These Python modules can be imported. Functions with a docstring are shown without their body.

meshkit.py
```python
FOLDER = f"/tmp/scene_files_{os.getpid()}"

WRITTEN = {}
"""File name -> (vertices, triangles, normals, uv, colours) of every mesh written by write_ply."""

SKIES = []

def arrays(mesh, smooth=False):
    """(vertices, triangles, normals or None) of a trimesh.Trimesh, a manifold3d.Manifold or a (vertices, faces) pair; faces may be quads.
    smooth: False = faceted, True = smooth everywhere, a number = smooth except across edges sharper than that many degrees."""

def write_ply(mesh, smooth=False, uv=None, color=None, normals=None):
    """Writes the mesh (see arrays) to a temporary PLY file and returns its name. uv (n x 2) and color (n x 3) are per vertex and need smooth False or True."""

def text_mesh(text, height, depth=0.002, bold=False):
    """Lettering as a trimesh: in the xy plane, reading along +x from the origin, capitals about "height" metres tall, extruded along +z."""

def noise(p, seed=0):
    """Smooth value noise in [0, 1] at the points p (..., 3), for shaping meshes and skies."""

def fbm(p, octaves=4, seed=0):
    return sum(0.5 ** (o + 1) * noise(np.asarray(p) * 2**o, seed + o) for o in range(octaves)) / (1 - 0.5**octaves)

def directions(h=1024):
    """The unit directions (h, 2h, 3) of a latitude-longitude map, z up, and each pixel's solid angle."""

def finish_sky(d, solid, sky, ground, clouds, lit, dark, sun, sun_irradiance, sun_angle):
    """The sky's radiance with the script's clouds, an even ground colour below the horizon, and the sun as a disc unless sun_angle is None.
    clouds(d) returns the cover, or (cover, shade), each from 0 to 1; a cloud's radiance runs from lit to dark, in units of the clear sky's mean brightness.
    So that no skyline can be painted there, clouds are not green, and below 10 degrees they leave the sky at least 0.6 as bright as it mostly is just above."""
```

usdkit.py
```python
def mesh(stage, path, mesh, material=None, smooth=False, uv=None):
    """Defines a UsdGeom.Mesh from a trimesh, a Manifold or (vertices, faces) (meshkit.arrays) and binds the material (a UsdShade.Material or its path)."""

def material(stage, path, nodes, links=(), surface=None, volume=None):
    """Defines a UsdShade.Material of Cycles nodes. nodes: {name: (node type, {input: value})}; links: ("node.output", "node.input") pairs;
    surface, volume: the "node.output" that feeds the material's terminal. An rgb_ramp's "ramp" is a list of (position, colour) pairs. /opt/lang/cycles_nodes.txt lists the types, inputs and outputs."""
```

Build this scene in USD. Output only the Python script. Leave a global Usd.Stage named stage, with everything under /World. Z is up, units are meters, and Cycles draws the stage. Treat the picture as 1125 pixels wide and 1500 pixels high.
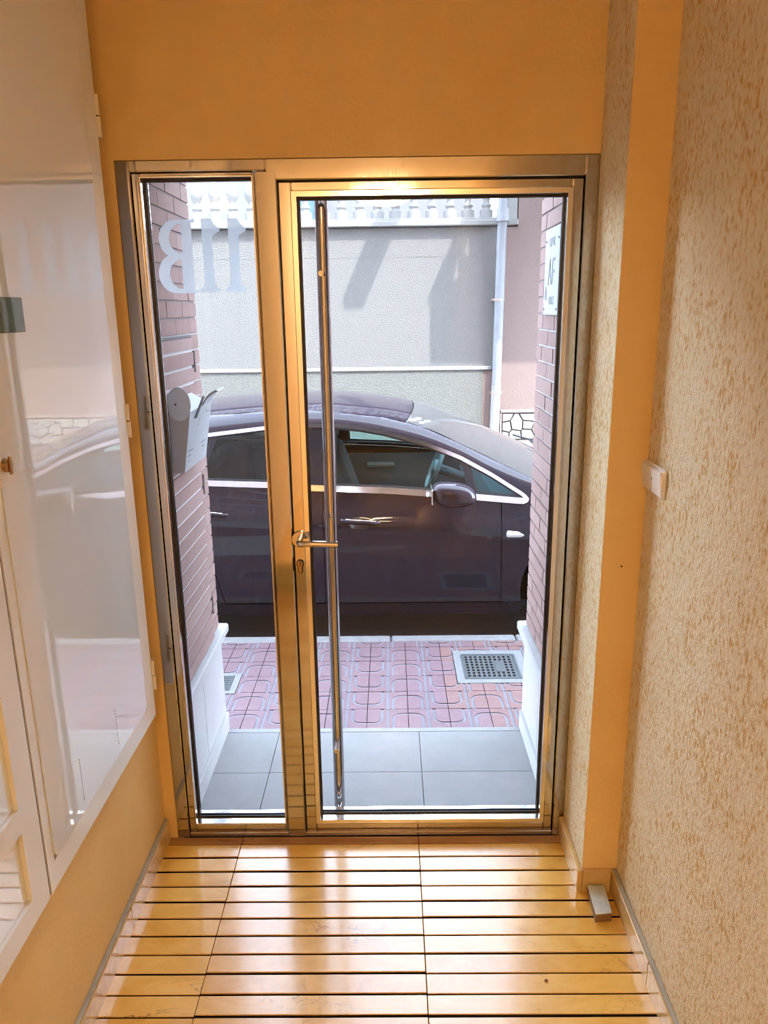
import math, random
import numpy as np, trimesh, usdkit, meshkit
from scipy.interpolate import PchipInterpolator
from shapely.geometry import Polygon, box as sbox, Point, LineString, MultiPolygon
from shapely.ops import unary_union
from shapely import affinity
from pxr import Usd, UsdGeom, UsdLux, UsdShade, Gf, Sdf

stage = Usd.Stage.CreateInMemory()
UsdGeom.Xform.Define(stage, '/World')
random.seed(7)
rng = np.random.default_rng(7)

# ------------------------------------------------------------------ camera
F_PX, PITCH, YAW, ROLL = 1114.73, 0.260402, -0.0097789, -0.0128354
CAM = (0.08383, -2.23809, 1.74833)
cp, sp, cyw, syw = math.cos(PITCH), math.sin(PITCH), math.cos(YAW), math.sin(YAW)
fwd = np.array([syw * cp, cyw * cp, -sp]); right = np.array([cyw, -syw, 0.0]); up = np.cross(right, fwd)
r2 = right * math.cos(ROLL) + up * math.sin(ROLL); u2 = -right * math.sin(ROLL) + up * math.cos(ROLL)
cam = UsdGeom.Camera.Define(stage, '/World/camera')
cam.CreateHorizontalApertureAttr(36.0)
cam.CreateFocalLengthAttr(36.0 * F_PX / 1125.0)
cam.CreateClippingRangeAttr((0.05, 500.0))
cam.AddTransformOp().Set(Gf.Matrix4d(*r2, 0, *u2, 0, *(-fwd), 0, *CAM, 1))
cam.CreateExposureAttr(0.0)

# ------------------------------------------------------------------ sky, sun
SUN = np.array([-0.99, 1.0, -2.2]); SUN /= np.linalg.norm(SUN)       # the way sunlight travels
SKY_STRENGTH, SUN_INTENSITY = 1.70, 46000.0
sky = usdkit.material(stage, '/World/Looks/sky', {
    's': ('sky_texture', {'sky_type': 'multiple_scattering', 'sun_disc': False, 'sun_elevation': math.asin(-SUN[2]), 'sun_rotation': math.atan2(-SUN[0], -SUN[1]), 'aerosol_density': 1.5}),
    'h': ('hsv', {'saturation': 0.48, 'fac': 1.0}),
    'b': ('background_shader', {'strength': SKY_STRENGTH})}, [('s.color', 'h.color'), ('h.color', 'b.color')], surface='b.background')
dome = UsdLux.DomeLight.Define(stage, '/World/sky_dome')
UsdShade.MaterialBindingAPI.Apply(dome.GetPrim()).Bind(sky)
sun = UsdLux.DistantLight.Define(stage, '/World/sun')
sun.CreateIntensityAttr(SUN_INTENSITY); sun.CreateAngleAttr(0.6); sun.CreateColorAttr((1.0, 0.95, 0.87))
zax = -SUN; xax = np.cross([0, 0, 1.0], zax); xax /= np.linalg.norm(xax); yax = np.cross(zax, xax)
sun.AddTransformOp().Set(Gf.Matrix4d(*xax, 0, *yax, 0, *zax, 0, 0, 0, 20, 1))
LAMP_STRENGTH, LAMP_COLOR = 118.0, (1.0, 0.60, 0.28)

# ------------------------------------------------------------------ helpers
ORIGIN, USED = {}, set()


def numbered(parent, name):
    p, k = f'{parent}/{name}', 0
    while p in USED:
        k += 1
        p = f'{parent}/{name}_{k:03d}'
    USED.add(p)
    return p


def tag(prim, label=None, cat=None, group=None, kind=None):
    prim = prim.GetPrim()
    for k, v in (('label', label), ('category', cat), ('group', group), ('kind', kind)):
        if v:
            prim.SetCustomDataByKey(k, v)
    return prim


def thing(name, label, cat, loc=(0, 0, 0), group=None, kind=None):
    p = numbered('/World', name)
    x = UsdGeom.Xform.Define(stage, p)
    x.AddTranslateOp().Set(Gf.Vec3d(*map(float, loc)))
    ORIGIN[p] = np.array(loc, float)
    tag(x, label, cat, group, kind)
    return p


def joined(meshes):
    return trimesh.util.concatenate(list(meshes)) if isinstance(meshes, (list, tuple)) else meshes


def obj(name, mesh, m, parent='/World', smooth=30, label=None, cat=None, group=None, kind=None):
    """ONE Mesh prim; the mesh comes in world coordinates and is moved to its thing's origin."""
    mesh = joined(mesh)
    v, f, _ = meshkit.arrays(mesh)
    o = ORIGIN.get(parent, np.zeros(3))
    p = numbered(parent, name)
    ORIGIN[p] = o
    mm = trimesh.Trimesh(v - o, f, process=True, merge_norm=True, merge_tex=True)
    g = usdkit.mesh(stage, p, mm, M[m], smooth=smooth)
    tag(g, label, cat, group, kind)
    return p


def bx(lo, hi):
    lo, hi = np.minimum(lo, hi), np.maximum(lo, hi)
    b = trimesh.creation.box(np.asarray(hi, float) - lo)
    b.apply_translation((np.asarray(hi, float) + lo) / 2)
    return b


def cb(lo, hi, c=0.003):
    """box with chamfered edges"""
    lo, hi = np.minimum(lo, hi).astype(float), np.maximum(lo, hi).astype(float)
    c = min(c, 0.45 * float((hi - lo).min()))
    pts = []
    for sx in (0, 1):
        for sy in (0, 1):
            for sz in (0, 1):
                for ax in range(3):
                    p = []
                    for k, s in enumerate((sx, sy, sz)):
                        e = hi[k] if s else lo[k]
                        p.append(e if k == ax else e + (-c if s else c))
                    pts.append(p)
    return trimesh.convex.convex_hull(np.array(pts))


def tube(pts, r, n=14, caps=True):
    """round tube along a polyline"""
    p = np.asarray(pts, float)
    t = np.gradient(p, axis=0); t /= np.linalg.norm(t, axis=1, keepdims=True)
    ref = np.array([0, 0, 1.0]) if abs(t[0][2]) < 0.9 else np.array([1.0, 0, 0])
    rr = np.broadcast_to(r, (len(p),))
    V, a = [], np.cross(t[0], ref)
    a /= np.linalg.norm(a)
    ang = np.arange(n) * 2 * np.pi / n
    for i in range(len(p)):
        a = a - t[i] * (a @ t[i]); a /= np.linalg.norm(a)
        b = np.cross(t[i], a)
        V.append(p[i] + rr[i] * (np.cos(ang)[:, None] * a + np.sin(ang)[:, None] * b))
    V = np.vstack(V); Fc = []
    for i in range(len(p) - 1):
        for j in range(n):
            q = [i * n + j, i * n + (j + 1) % n, (i + 1) * n + (j + 1) % n, (i + 1) * n + j]
            Fc += [[q[0], q[1], q[2]], [q[0], q[2], q[3]]]
    if caps:
        k = len(V); V = np.vstack([V, p[0], p[-1]])
        for j in range(n):
            Fc.append([k, (j + 1) % n, j]); Fc.append([k + 1, (len(p) - 1) * n + j, (len(p) - 1) * n + (j + 1) % n])
    m = trimesh.Trimesh(V, Fc, process=False)
    m.fix_normals()
    return m


def lathe(profile, n=24):
    """profile [(r, z)] about z"""
    m = trimesh.creation.revolve(np.asarray(profile, float), sections=n)
    m.fix_normals()
    return m


def polys(g):
    return [x for x in getattr(g, 'geoms', [g]) if x.geom_type == 'Polygon' and x.area > 1e-8]


def ext(poly, d, engine='earcut'):
    return joined([trimesh.creation.extrude_polygon(g, d, engine=engine) for g in polys(poly)])


def ext_axis(poly, lo, hi, axis):
    """polygon extruded along a world axis: axis 1 -> poly in (x,z); axis 0 -> poly in (y,z); axis 2 -> poly in (x,y)"""
    m = ext(poly, hi - lo)
    v = m.vertices.copy()
    if axis == 2:
        m.vertices = np.stack([v[:, 0], v[:, 1], v[:, 2] + lo], 1)
    elif axis == 1:
        m.vertices = np.stack([v[:, 0], v[:, 2] + lo, v[:, 1]], 1); m.invert()
    else:
        m.vertices = np.stack([v[:, 2] + lo, v[:, 0], v[:, 1]], 1)
    m.fix_normals()
    return m


def grid_mesh(P, closed=False):
    """P (n, m, 3) -> sheet"""
    n, m = P.shape[:2]
    i, j = np.meshgrid(np.arange(n - 1), np.arange(m - 1), indexing='ij')
    a = (i * m + j).ravel(); b = a + 1; c = a + m + 1; d = a + m
    return trimesh.Trimesh(P.reshape(-1, 3), np.vstack([np.stack([a, b, c], 1), np.stack([a, c, d], 1)]), process=False)


# ------------------------------------------------------------------ materials
M = {}


def mat(name, nodes, links=(), surface='p.BSDF'):
    M[name] = usdkit.material(stage, '/World/Looks/' + name, nodes, list(links), surface=surface)


def plain(name, color, rough=0.5, **kw):
    mat(name, {'p': ('principled_bsdf', {'base_color': color, 'roughness': rough, **kw})})


def mottled(name, c1, c2, scale=6.0, rough=0.5, bump=0.0, bscale=60.0, detail=4.0, stretch=(1, 1, 1), c3=None, bstretch=(1, 1, 1), spec=0.5, bdetail=3.0):
    ramp = [(0.3, c1), (0.7, c2)] if c3 is None else [(0.25, c1), (0.5, c2), (0.75, c3)]
    nodes = {'g': ('geometry', {}), 'mp': ('mapping', {'scale': stretch}),
             'n': ('noise_texture', {'scale': scale, 'detail': detail, 'roughness': 0.6}),
             'r': ('rgb_ramp', {'ramp': ramp}),
             'p': ('principled_bsdf', {'roughness': rough, 'specular_ior_level': spec})}
    links = [('g.position', 'mp.vector'), ('mp.vector', 'n.vector'), ('n.fac', 'r.fac'), ('r.color', 'p.base_color')]
    if bump:
        nodes |= {'mb': ('mapping', {'scale': bstretch}), 'nb': ('noise_texture', {'scale': bscale, 'detail': bdetail, 'roughness': 0.6}), 'b': ('bump', {'strength': 1.0, 'distance': bump})}
        links += [('g.position', 'mb.vector'), ('mb.vector', 'nb.vector'), ('nb.fac', 'b.height'), ('b.normal', 'p.normal')]
    mat(name, nodes, links)


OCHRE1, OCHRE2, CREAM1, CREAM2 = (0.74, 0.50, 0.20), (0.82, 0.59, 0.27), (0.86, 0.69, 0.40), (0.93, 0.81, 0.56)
mat('stucco', {'g': ('geometry', {}), 'mp': ('mapping', {'scale': (1, 1, 0.62)}),
               'n1': ('noise_texture', {'scale': 95.0, 'detail': 3.0, 'roughness': 0.55}), 'n2': ('noise_texture', {'scale': 7.0, 'detail': 3.0}),
               'add': ('math', {'math_type': 'multiply_add', 'value2': 0.35}), 'r': ('rgb_ramp', {'ramp': [(0.50, (0.74, 0.46, 0.15)), (0.60, CREAM1), (0.74, CREAM2)]}),  # ochre flecks paint in the lamp-lit, daylight-shaded sides of the bumps
               'nb': ('noise_texture', {'scale': 130.0, 'detail': 4.0, 'roughness': 0.6}), 'b': ('bump', {'strength': 1.0, 'distance': 0.012}),
               'p': ('principled_bsdf', {'roughness': 0.7, 'specular_ior_level': 0.35})},
    [('g.position', 'mp.vector'), ('mp.vector', 'n1.vector'), ('g.position', 'n2.vector'), ('n2.fac', 'add.value1'), ('n1.fac', 'add.value3'), ('add.value', 'r.fac'), ('r.color', 'p.base_color'), ('mp.vector', 'nb.vector'), ('nb.fac', 'b.height'), ('b.normal', 'p.normal')])
mottled('stucco_smooth', OCHRE1, OCHRE2, scale=2.0, rough=0.8, bump=0.0015, bscale=80.0, spec=0.3)  # on front wall and pilaster this ochre carries the orange lamp light
plain('ceiling_paint', (0.86, 0.85, 0.82), 0.8)
plain('lacquer', (0.82, 0.875, 0.895), 0.045, coat_weight=1.0, coat_roughness=0.01, coat_ior=1.7)
plain('lacquer_frame', (0.80, 0.81, 0.78), 0.22)
plain('hinge_cream', (0.74, 0.67, 0.52), 0.4)
plain('black_gap', (0.006, 0.006, 0.006), 0.8)
plain('brass_lock', (0.42, 0.27, 0.12), 0.3, metallic=1.0)
mat('steel', {'g': ('geometry', {}), 'mp': ('mapping', {'scale': (30, 30, 2.0)}), 'n': ('noise_texture', {'scale': 12.0, 'detail': 2.0}),
              'mr': ('map_range', {'from_min': 0.3, 'from_max': 0.7, 'to_min': 0.045, 'to_max': 0.085}),
              'p': ('principled_bsdf', {'base_color': (0.52, 0.50, 0.48), 'metallic': 1.0})},
    [('g.position', 'mp.vector'), ('mp.vector', 'n.vector'), ('n.fac', 'mr.value'), ('mr.result', 'p.roughness')])
plain('steel_polished', (0.72, 0.70, 0.68), 0.07, metallic=1.0)
plain('bar_steel', (0.50, 0.47, 0.48), 0.09, metallic=1.0)
plain('steel_bead', (0.80, 0.78, 0.75), 0.16, metallic=1.0)
plain('rubber', (0.008, 0.008, 0.010), 0.45)
mat('pane', {'f': ('fresnel', {'IOR': 1.22}), 't': ('transparent_bsdf', {'color': (0.97, 0.985, 0.98)}), 'gl': ('glossy_bsdf', {'color': (1, 1, 1), 'roughness': 0.0}), 'x': ('mix_closure', {})},
    [('f.fac', 'x.fac'), ('t.BSDF', 'x.closure1'), ('gl.BSDF', 'x.closure2')], surface='x.closure')
mat('frosted', {'t': ('transparent_bsdf', {'color': (0.9, 0.93, 0.95)}), 'd': ('translucent_bsdf', {'color': (0.66, 0.71, 0.74)}), 'd2': ('diffuse_bsdf', {'color': (0.7, 0.72, 0.74)}), 'a': ('mix_closure', {'fac': 0.25}), 'x': ('mix_closure', {'fac': 0.62})},
    [('d.BSDF', 'a.closure1'), ('d2.BSDF', 'a.closure2'), ('t.BSDF', 'x.closure1'), ('a.closure', 'x.closure2')], surface='x.closure')


def marble(name, c1, c2, vein, seed, rough=0.13):
    mat(name, {'g': ('geometry', {}), 'mp': ('mapping', {'location': (seed, seed * 0.7, 0), 'scale': (1.0, 2.2, 1.0)}),
               'n': ('noise_texture', {'scale': 5.0, 'detail': 5.0, 'roughness': 0.65, 'distortion': 0.8}), 'r': ('rgb_ramp', {'ramp': [(0.3, c1), (0.62, c2)]}),
               'n2': ('noise_texture', {'scale': 6.0, 'detail': 4.0, 'roughness': 0.55, 'distortion': 1.2}), 'v': ('rgb_ramp', {'ramp': [(0.0, (0, 0, 0)), (0.485, (0, 0, 0)), (0.5, (1, 1, 1)), (0.515, (0, 0, 0)), (1, (0, 0, 0))]}),
               'n3': ('noise_texture', {'scale': 2.3, 'detail': 2.0}), 'k': ('map_range', {'from_min': 0.55, 'from_max': 0.70, 'to_min': 0.0, 'to_max': 0.8}),
               'mu': ('math', {'math_type': 'multiply'}), 'x': ('mix_color', {'b': vein}),
               'nr': ('noise_texture', {'scale': 30.0, 'detail': 3.0}), 'mr': ('map_range', {'from_min': 0.3, 'from_max': 0.7, 'to_min': rough * 0.75, 'to_max': rough * 1.5}),
               'p': ('principled_bsdf', {'coat_weight': 1.0, 'coat_ior': 1.56, 'coat_roughness': 0.26})},
        [('g.position', 'mp.vector'), ('mp.vector', 'n.vector'), ('mp.vector', 'n2.vector'), ('mp.vector', 'n3.vector'), ('g.position', 'nr.vector'), ('n.fac', 'r.fac'), ('n2.fac', 'v.fac'), ('n3.fac', 'k.value'),
         ('v.color', 'mu.value1'), ('k.result', 'mu.value2'), ('mu.value', 'x.fac'), ('r.color', 'x.a'), ('x.result', 'p.base_color'), ('nr.fac', 'mr.value'), ('mr.result', 'p.roughness')])


marble('marble_a', (0.72, 0.39, 0.05), (0.84, 0.52, 0.12), (0.10, 0.05, 0.02), 0.0)
marble('marble_b', (0.76, 0.43, 0.07), (0.86, 0.56, 0.15), (0.12, 0.06, 0.03), 4.3)
marble('marble_c', (0.66, 0.34, 0.04), (0.80, 0.48, 0.10), (0.09, 0.045, 0.02), 9.1)
marble('marble_dark', (0.33, 0.13, 0.04), (0.42, 0.20, 0.07), (0.05, 0.02, 0.01), 2.0)
marble('marble_skirt', (0.56, 0.34, 0.10), (0.68, 0.46, 0.18), (0.2, 0.11, 0.06), 6.0, 0.2)
plain('joint_dark', (0.012, 0.008, 0.005), 1.0, specular_ior_level=0.1)
mottled('dust_grey', (0.34, 0.33, 0.28), (0.46, 0.44, 0.36), scale=20, rough=0.9)
plain('switch_white', (0.82, 0.81, 0.78), 0.18)
plain('led_green', (0.08, 0.35, 0.12), 0.3)
mottled('grey_stone', (0.48, 0.55, 0.54), (0.64, 0.70, 0.68), scale=30, rough=0.6, bump=0.001, bscale=90)
plain('stone_edge', (0.24, 0.14, 0.06), 0.7)
plain('dry_leaf', (0.16, 0.05, 0.02), 0.7)
plain('screw_dark', (0.05, 0.03, 0.02), 0.6)
mat('plate_green', {'p': ('principled_bsdf', {'base_color': (0.13, 0.19, 0.155), 'roughness': 0.05, 'coat_weight': 0.5})})
mat('lamp_glow', {'e': ('emission', {'color': LAMP_COLOR, 'strength': LAMP_STRENGTH})}, surface='e.emission')
plain('lamp_white', (0.8, 0.78, 0.72), 0.4)
# outside
for k, (a, b) in enumerate((((0.174, 0.107, 0.099), (0.197, 0.122, 0.112)), ((0.187, 0.118, 0.110), (0.207, 0.134, 0.121)), ((0.159, 0.096, 0.088), (0.184, 0.113, 0.103)))):
    mottled(f'brick_{"abc"[k]}', a, b, scale=25, rough=0.85, bump=0.0015, bscale=150)
plain('mortar', (0.33, 0.32, 0.33), 0.95)
plain('mortar_dark', (0.15, 0.125, 0.13), 0.95)  # darker joint tone for the upper brickwork
plain('hinge_brown', (0.074, 0.062, 0.068), 0.5)
mottled('white_marble', (0.274, 0.273, 0.275), (0.310, 0.310, 0.310), scale=4, rough=0.3)
mottled('porch_tile', (0.156, 0.156, 0.155), (0.180, 0.179, 0.177), scale=9, rough=0.55, bump=0.0006, bscale=60)
mottled('porch_edge', (0.171, 0.178, 0.184), (0.204, 0.207, 0.213), scale=25, rough=0.8)
for k, (a, b) in enumerate((((0.136, 0.080, 0.093), (0.163, 0.105, 0.119)), ((0.131, 0.077, 0.092), (0.155, 0.098, 0.116)), ((0.155, 0.080, 0.075), (0.174, 0.103, 0.100)))):
    mottled(f'paver_{"abc"[k]}', a, b, scale=22, rough=0.8, bump=0.0012, bscale=160)
mottled('paver_groove', (0.156, 0.155, 0.178), (0.197, 0.199, 0.228), scale=25, rough=0.9)
plain('paver_joint', (0.067, 0.047, 0.052), 0.95)
mottled('kerb', (0.178, 0.178, 0.182), (0.222, 0.222, 0.226), scale=18, rough=0.85, bump=0.002, bscale=60)
mottled('asphalt', (0.037, 0.029, 0.029), (0.054, 0.042, 0.042), scale=40, rough=0.9, bump=0.003, bscale=220)
mottled('cement', (0.149, 0.156, 0.159), (0.184, 0.190, 0.194), scale=20, rough=0.9, bump=0.002, bscale=90)
plain('iron', (0.054, 0.062, 0.067), 0.55)
plain('iron_light', (0.059, 0.067, 0.072), 0.6)
plain('iron_pit', (0.010, 0.011, 0.012), 0.9)
mottled('house_stucco', (0.075, 0.075, 0.075), (0.156, 0.154, 0.152), scale=110, rough=0.9, bump=0.010, bscale=75)
mottled('dado_stucco', (0.064, 0.067, 0.065), (0.136, 0.140, 0.134), scale=110, rough=0.9, bump=0.010, bscale=75)
plain('house_white', (0.156, 0.160, 0.160), 0.7)
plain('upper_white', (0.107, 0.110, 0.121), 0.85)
plain('shutter_blue', (0.050, 0.099, 0.186), 0.5)
mottled('pink_wall', (0.143, 0.105, 0.098), (0.160, 0.117, 0.109), scale=40, rough=0.9, bump=0.004, bscale=80)
mottled('pink_base', (0.172, 0.138, 0.135), (0.190, 0.157, 0.150), scale=30, rough=0.9)
for k, c in enumerate(((0.156, 0.156, 0.160), (0.193, 0.164, 0.153), (0.142, 0.160, 0.174), (0.186, 0.182, 0.171))):
    mottled(f'plinth_stone_{"abcd"[k]}', c, tuple(1.2 * x for x in c), scale=18, rough=0.85, bump=0.003, bscale=50)
plain('plinth_joint', (0.056, 0.048, 0.047), 0.95)
mottled('pipe_grey', (0.134, 0.145, 0.167), (0.164, 0.174, 0.198), scale=9, rough=0.5)
mottled('pipe_flaking', (0.164, 0.171, 0.193), (0.246, 0.246, 0.246), scale=22, rough=0.7)
plain('bracket', (0.248, 0.189, 0.158), 0.6)
plain('sheet_grey', (0.251, 0.259, 0.278), 0.4)
plain('sheet_white', (0.283, 0.292, 0.311), 0.35)
plain('sheet_blue', (0.338, 0.378, 0.432), 0.35)
plain('ink_grey', (0.136, 0.149, 0.174), 0.7)
plain('ink_pale', (0.236, 0.254, 0.273), 0.7)
plain('slot_dark', (0.043, 0.046, 0.053), 0.5)
plain('sign_white', (0.287, 0.303, 0.312), 0.5)
plain('far_wall', (0.260, 0.236, 0.223), 0.9)
mat('facade_brick', {'g': ('geometry', {}), 'mp': ('mapping', {'rotation': (math.pi / 2, 0, 0)}), 'b': ('brick_texture', {'color1': (0.189, 0.129, 0.124), 'color2': (0.208, 0.144, 0.139), 'mortar': (0.273, 0.263, 0.263), 'scale': 1.0, 'mortar_size': 0.006, 'brick_width': 0.195, 'row_height': 0.057}), 'p': ('principled_bsdf', {'roughness': 0.9})},
    [('g.position', 'mp.vector'), ('mp.vector', 'b.vector'), ('b.color', 'p.base_color')])
# car
mat('car_paint', {'p': ('principled_bsdf', {'base_color': (0.016, 0.012, 0.018), 'roughness': 0.22, 'metallic': 0.0, 'specular_ior_level': 0.0, 'coat_weight': 1.0, 'coat_roughness': 0.015, 'coat_ior': 1.45})})
plain('chrome', (0.82, 0.83, 0.86), 0.12, metallic=1.0)
plain('gloss_black', (0.010, 0.010, 0.013), 0.08)
plain('trim_black', (0.012, 0.012, 0.014), 0.5)
mat('car_glass', {'f': ('fresnel', {'IOR': 1.28}), 't': ('transparent_bsdf', {'color': (0.82, 0.93, 0.92)}), 'gl': ('glossy_bsdf', {'color': (1, 1, 1), 'roughness': 0.0}), 'x': ('mix_closure', {})},
    [('f.fac', 'x.fac'), ('t.BSDF', 'x.closure1'), ('gl.BSDF', 'x.closure2')], surface='x.closure')
mat('sheen_glass', {'f': ('fresnel', {'IOR': 1.5}), 't': ('transparent_bsdf', {'color': (0.62, 0.70, 0.70)}), 'd': ('diffuse_bsdf', {'color': (0.22, 0.205, 0.19)}), 'y': ('mix_closure', {'fac': 0.24}), 'gl': ('glossy_bsdf', {'color': (1, 1, 1), 'roughness': 0.02}), 'x': ('mix_closure', {})},  # diffuse grey mixed in, standing in for sky reflected on the windscreen
    [('t.BSDF', 'y.closure1'), ('d.BSDF', 'y.closure2'), ('f.fac', 'x.fac'), ('y.closure', 'x.closure1'), ('gl.BSDF', 'x.closure2')], surface='x.closure')
mat('privacy_glass', {'f': ('fresnel', {'IOR': 1.4}), 't': ('transparent_bsdf', {'color': (0.50, 0.58, 0.58)}), 'gl': ('glossy_bsdf', {'color': (1, 1, 1), 'roughness': 0.0}), 'x': ('mix_closure', {})},
    [('f.fac', 'x.fac'), ('t.BSDF', 'x.closure1'), ('gl.BSDF', 'x.closure2')], surface='x.closure')
plain('seat_cloth', (0.09, 0.12, 0.14), 0.9)
plain('seat_label', (0.55, 0.57, 0.57), 0.7)
plain('cabin_plastic', (0.11, 0.165, 0.20), 0.45)
plain('door_card', (0.20, 0.29, 0.34), 0.5)
plain('cabin_trim', (0.35, 0.33, 0.31), 0.4)
plain('wheel_grey', (0.42, 0.54, 0.58), 0.35, metallic=0.1)
plain('tyre', (0.015, 0.015, 0.016), 0.8)
plain('alloy', (0.45, 0.45, 0.47), 0.3, metallic=1.0)
plain('lens_white', (0.85, 0.86, 0.88), 0.15)
plain('lens_red', (0.35, 0.02, 0.02), 0.12)
plain('mirror_glass', (0.8, 0.8, 0.82), 0.02, metallic=1.0)
plain('number_plate', (0.75, 0.75, 0.73), 0.4)

# ================================================================== THE HALL SHELL
XL, XR, XJ, YJ, ZC = -0.70, 0.765, 0.66, -0.25, 2.75      # left wall, right wall, narrow jog beside the door, ceiling
YB = -8.0
S = 'structure'
wl = sbox(XL - 0.12, -1.76, XL, 0.0)
obj('wall_left_001', bx((XL - 0.12, YB, -0.15), (XL, -1.76, ZC + 0.1)), 'ceiling_paint', label='pale left wall behind the viewer past the white cabinets', cat='wall', kind=S)
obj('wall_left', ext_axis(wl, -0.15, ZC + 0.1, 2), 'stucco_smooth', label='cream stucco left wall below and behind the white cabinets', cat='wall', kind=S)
wr = Polygon([(XJ, 0.0), (XJ, YJ), (XR, YJ), (XR, YB), (XR + 0.12, YB), (XR + 0.12, 0.0)])
obj('wall_right', ext_axis(wr, -0.15, ZC + 0.1, 2), 'stucco', label='right hall wall of rough cream stucco with a narrow pilaster by the door', cat='wall', kind=S)
front = unary_union([sbox(XL - 0.12, -0.15, -0.661, ZC + 0.1), sbox(0.661, -0.15, XR + 0.12, ZC + 0.1), sbox(-0.67, 2.148, 0.67, ZC + 0.1)])
obj('lamp_tint_1', bx((XJ + 0.0005, YJ - 0.003, 0.078), (XR, YJ, ZC)), 'stucco_smooth', label='thin added sheet on the narrow pilaster face, warm lamp light painted in as ochre', cat='pilaster', kind=S)  # added sheet; its ochre stands in for lamp light where daylight is blocked
obj('wall_front', ext_axis(front, 0.0, 0.085, 1), 'stucco_smooth', label='plaster wall above and around the glazed entrance door, warm lamp light painted in as ochre', cat='wall', kind=S)  # lamp-lit orange put into the colour of the plaster
obj('wall_back', bx((XL - 0.12, YB - 0.12, -0.15), (XR + 0.12, YB, ZC + 0.1)), 'ceiling_paint', label='plain pale wall at the far end of the hall behind the viewer', cat='wall', kind=S)
obj('ceiling', bx((XL - 0.12, YB, ZC), (XR + 0.12, 0.0, ZC + 0.1)), 'ceiling_paint', label='flat pale ceiling over the entrance hall', cat='ceiling', kind=S)

# floor: long narrow marble strips laid across the hall with open dark joints
fl = thing('floor', 'polished amber marble strip floor with dark open joints across the hall', 'floor', (0, 0, 0), kind=S)
obj('joint_bed', bx((XL, YB, -0.15), (XR + 0.02, 0.0, -0.0028)), 'joint_dark', fl)
PITCH_F, y, row = 0.0652, -0.0395, 0
cols = [XL + 0.003, -0.436, 0.1655, XR - 0.002]
for i in range(3):
    obj('plank', cb((cols[i] + 0.0008, -0.036, -0.02), (cols[i + 1] - 0.0008, 0.0, 0.0), 0.0015), 'marble_dark', fl)
while y > -2.40:
    for i in range(3):
        j = rng.uniform(-0.0009, 0.0009)
        xr_lim = XJ if (i == 2 and y - PITCH_F > YJ - 0.01) else cols[i + 1]
        gap = rng.choice([0.0045, 0.0065, 0.0085])
        mname = ['marble_a', 'marble_b', 'marble_c'][rng.integers(0, 3)]
        obj('plank', cb((cols[i] + 0.0009, y - PITCH_F + gap + j * 0.4, -0.02), (min(cols[i + 1], xr_lim) - 0.0009, y + j * 0.4, rng.uniform(-0.0006, 0.0004)), 0.0012), mname, fl)
    y -= PITCH_F; row += 1
obj('landing', bx((XL, YB, -0.0028), (XR, -2.42, 0.17)), 'marble_b', label='raised marble landing one step up behind the viewer', cat='step', kind=S)

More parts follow.
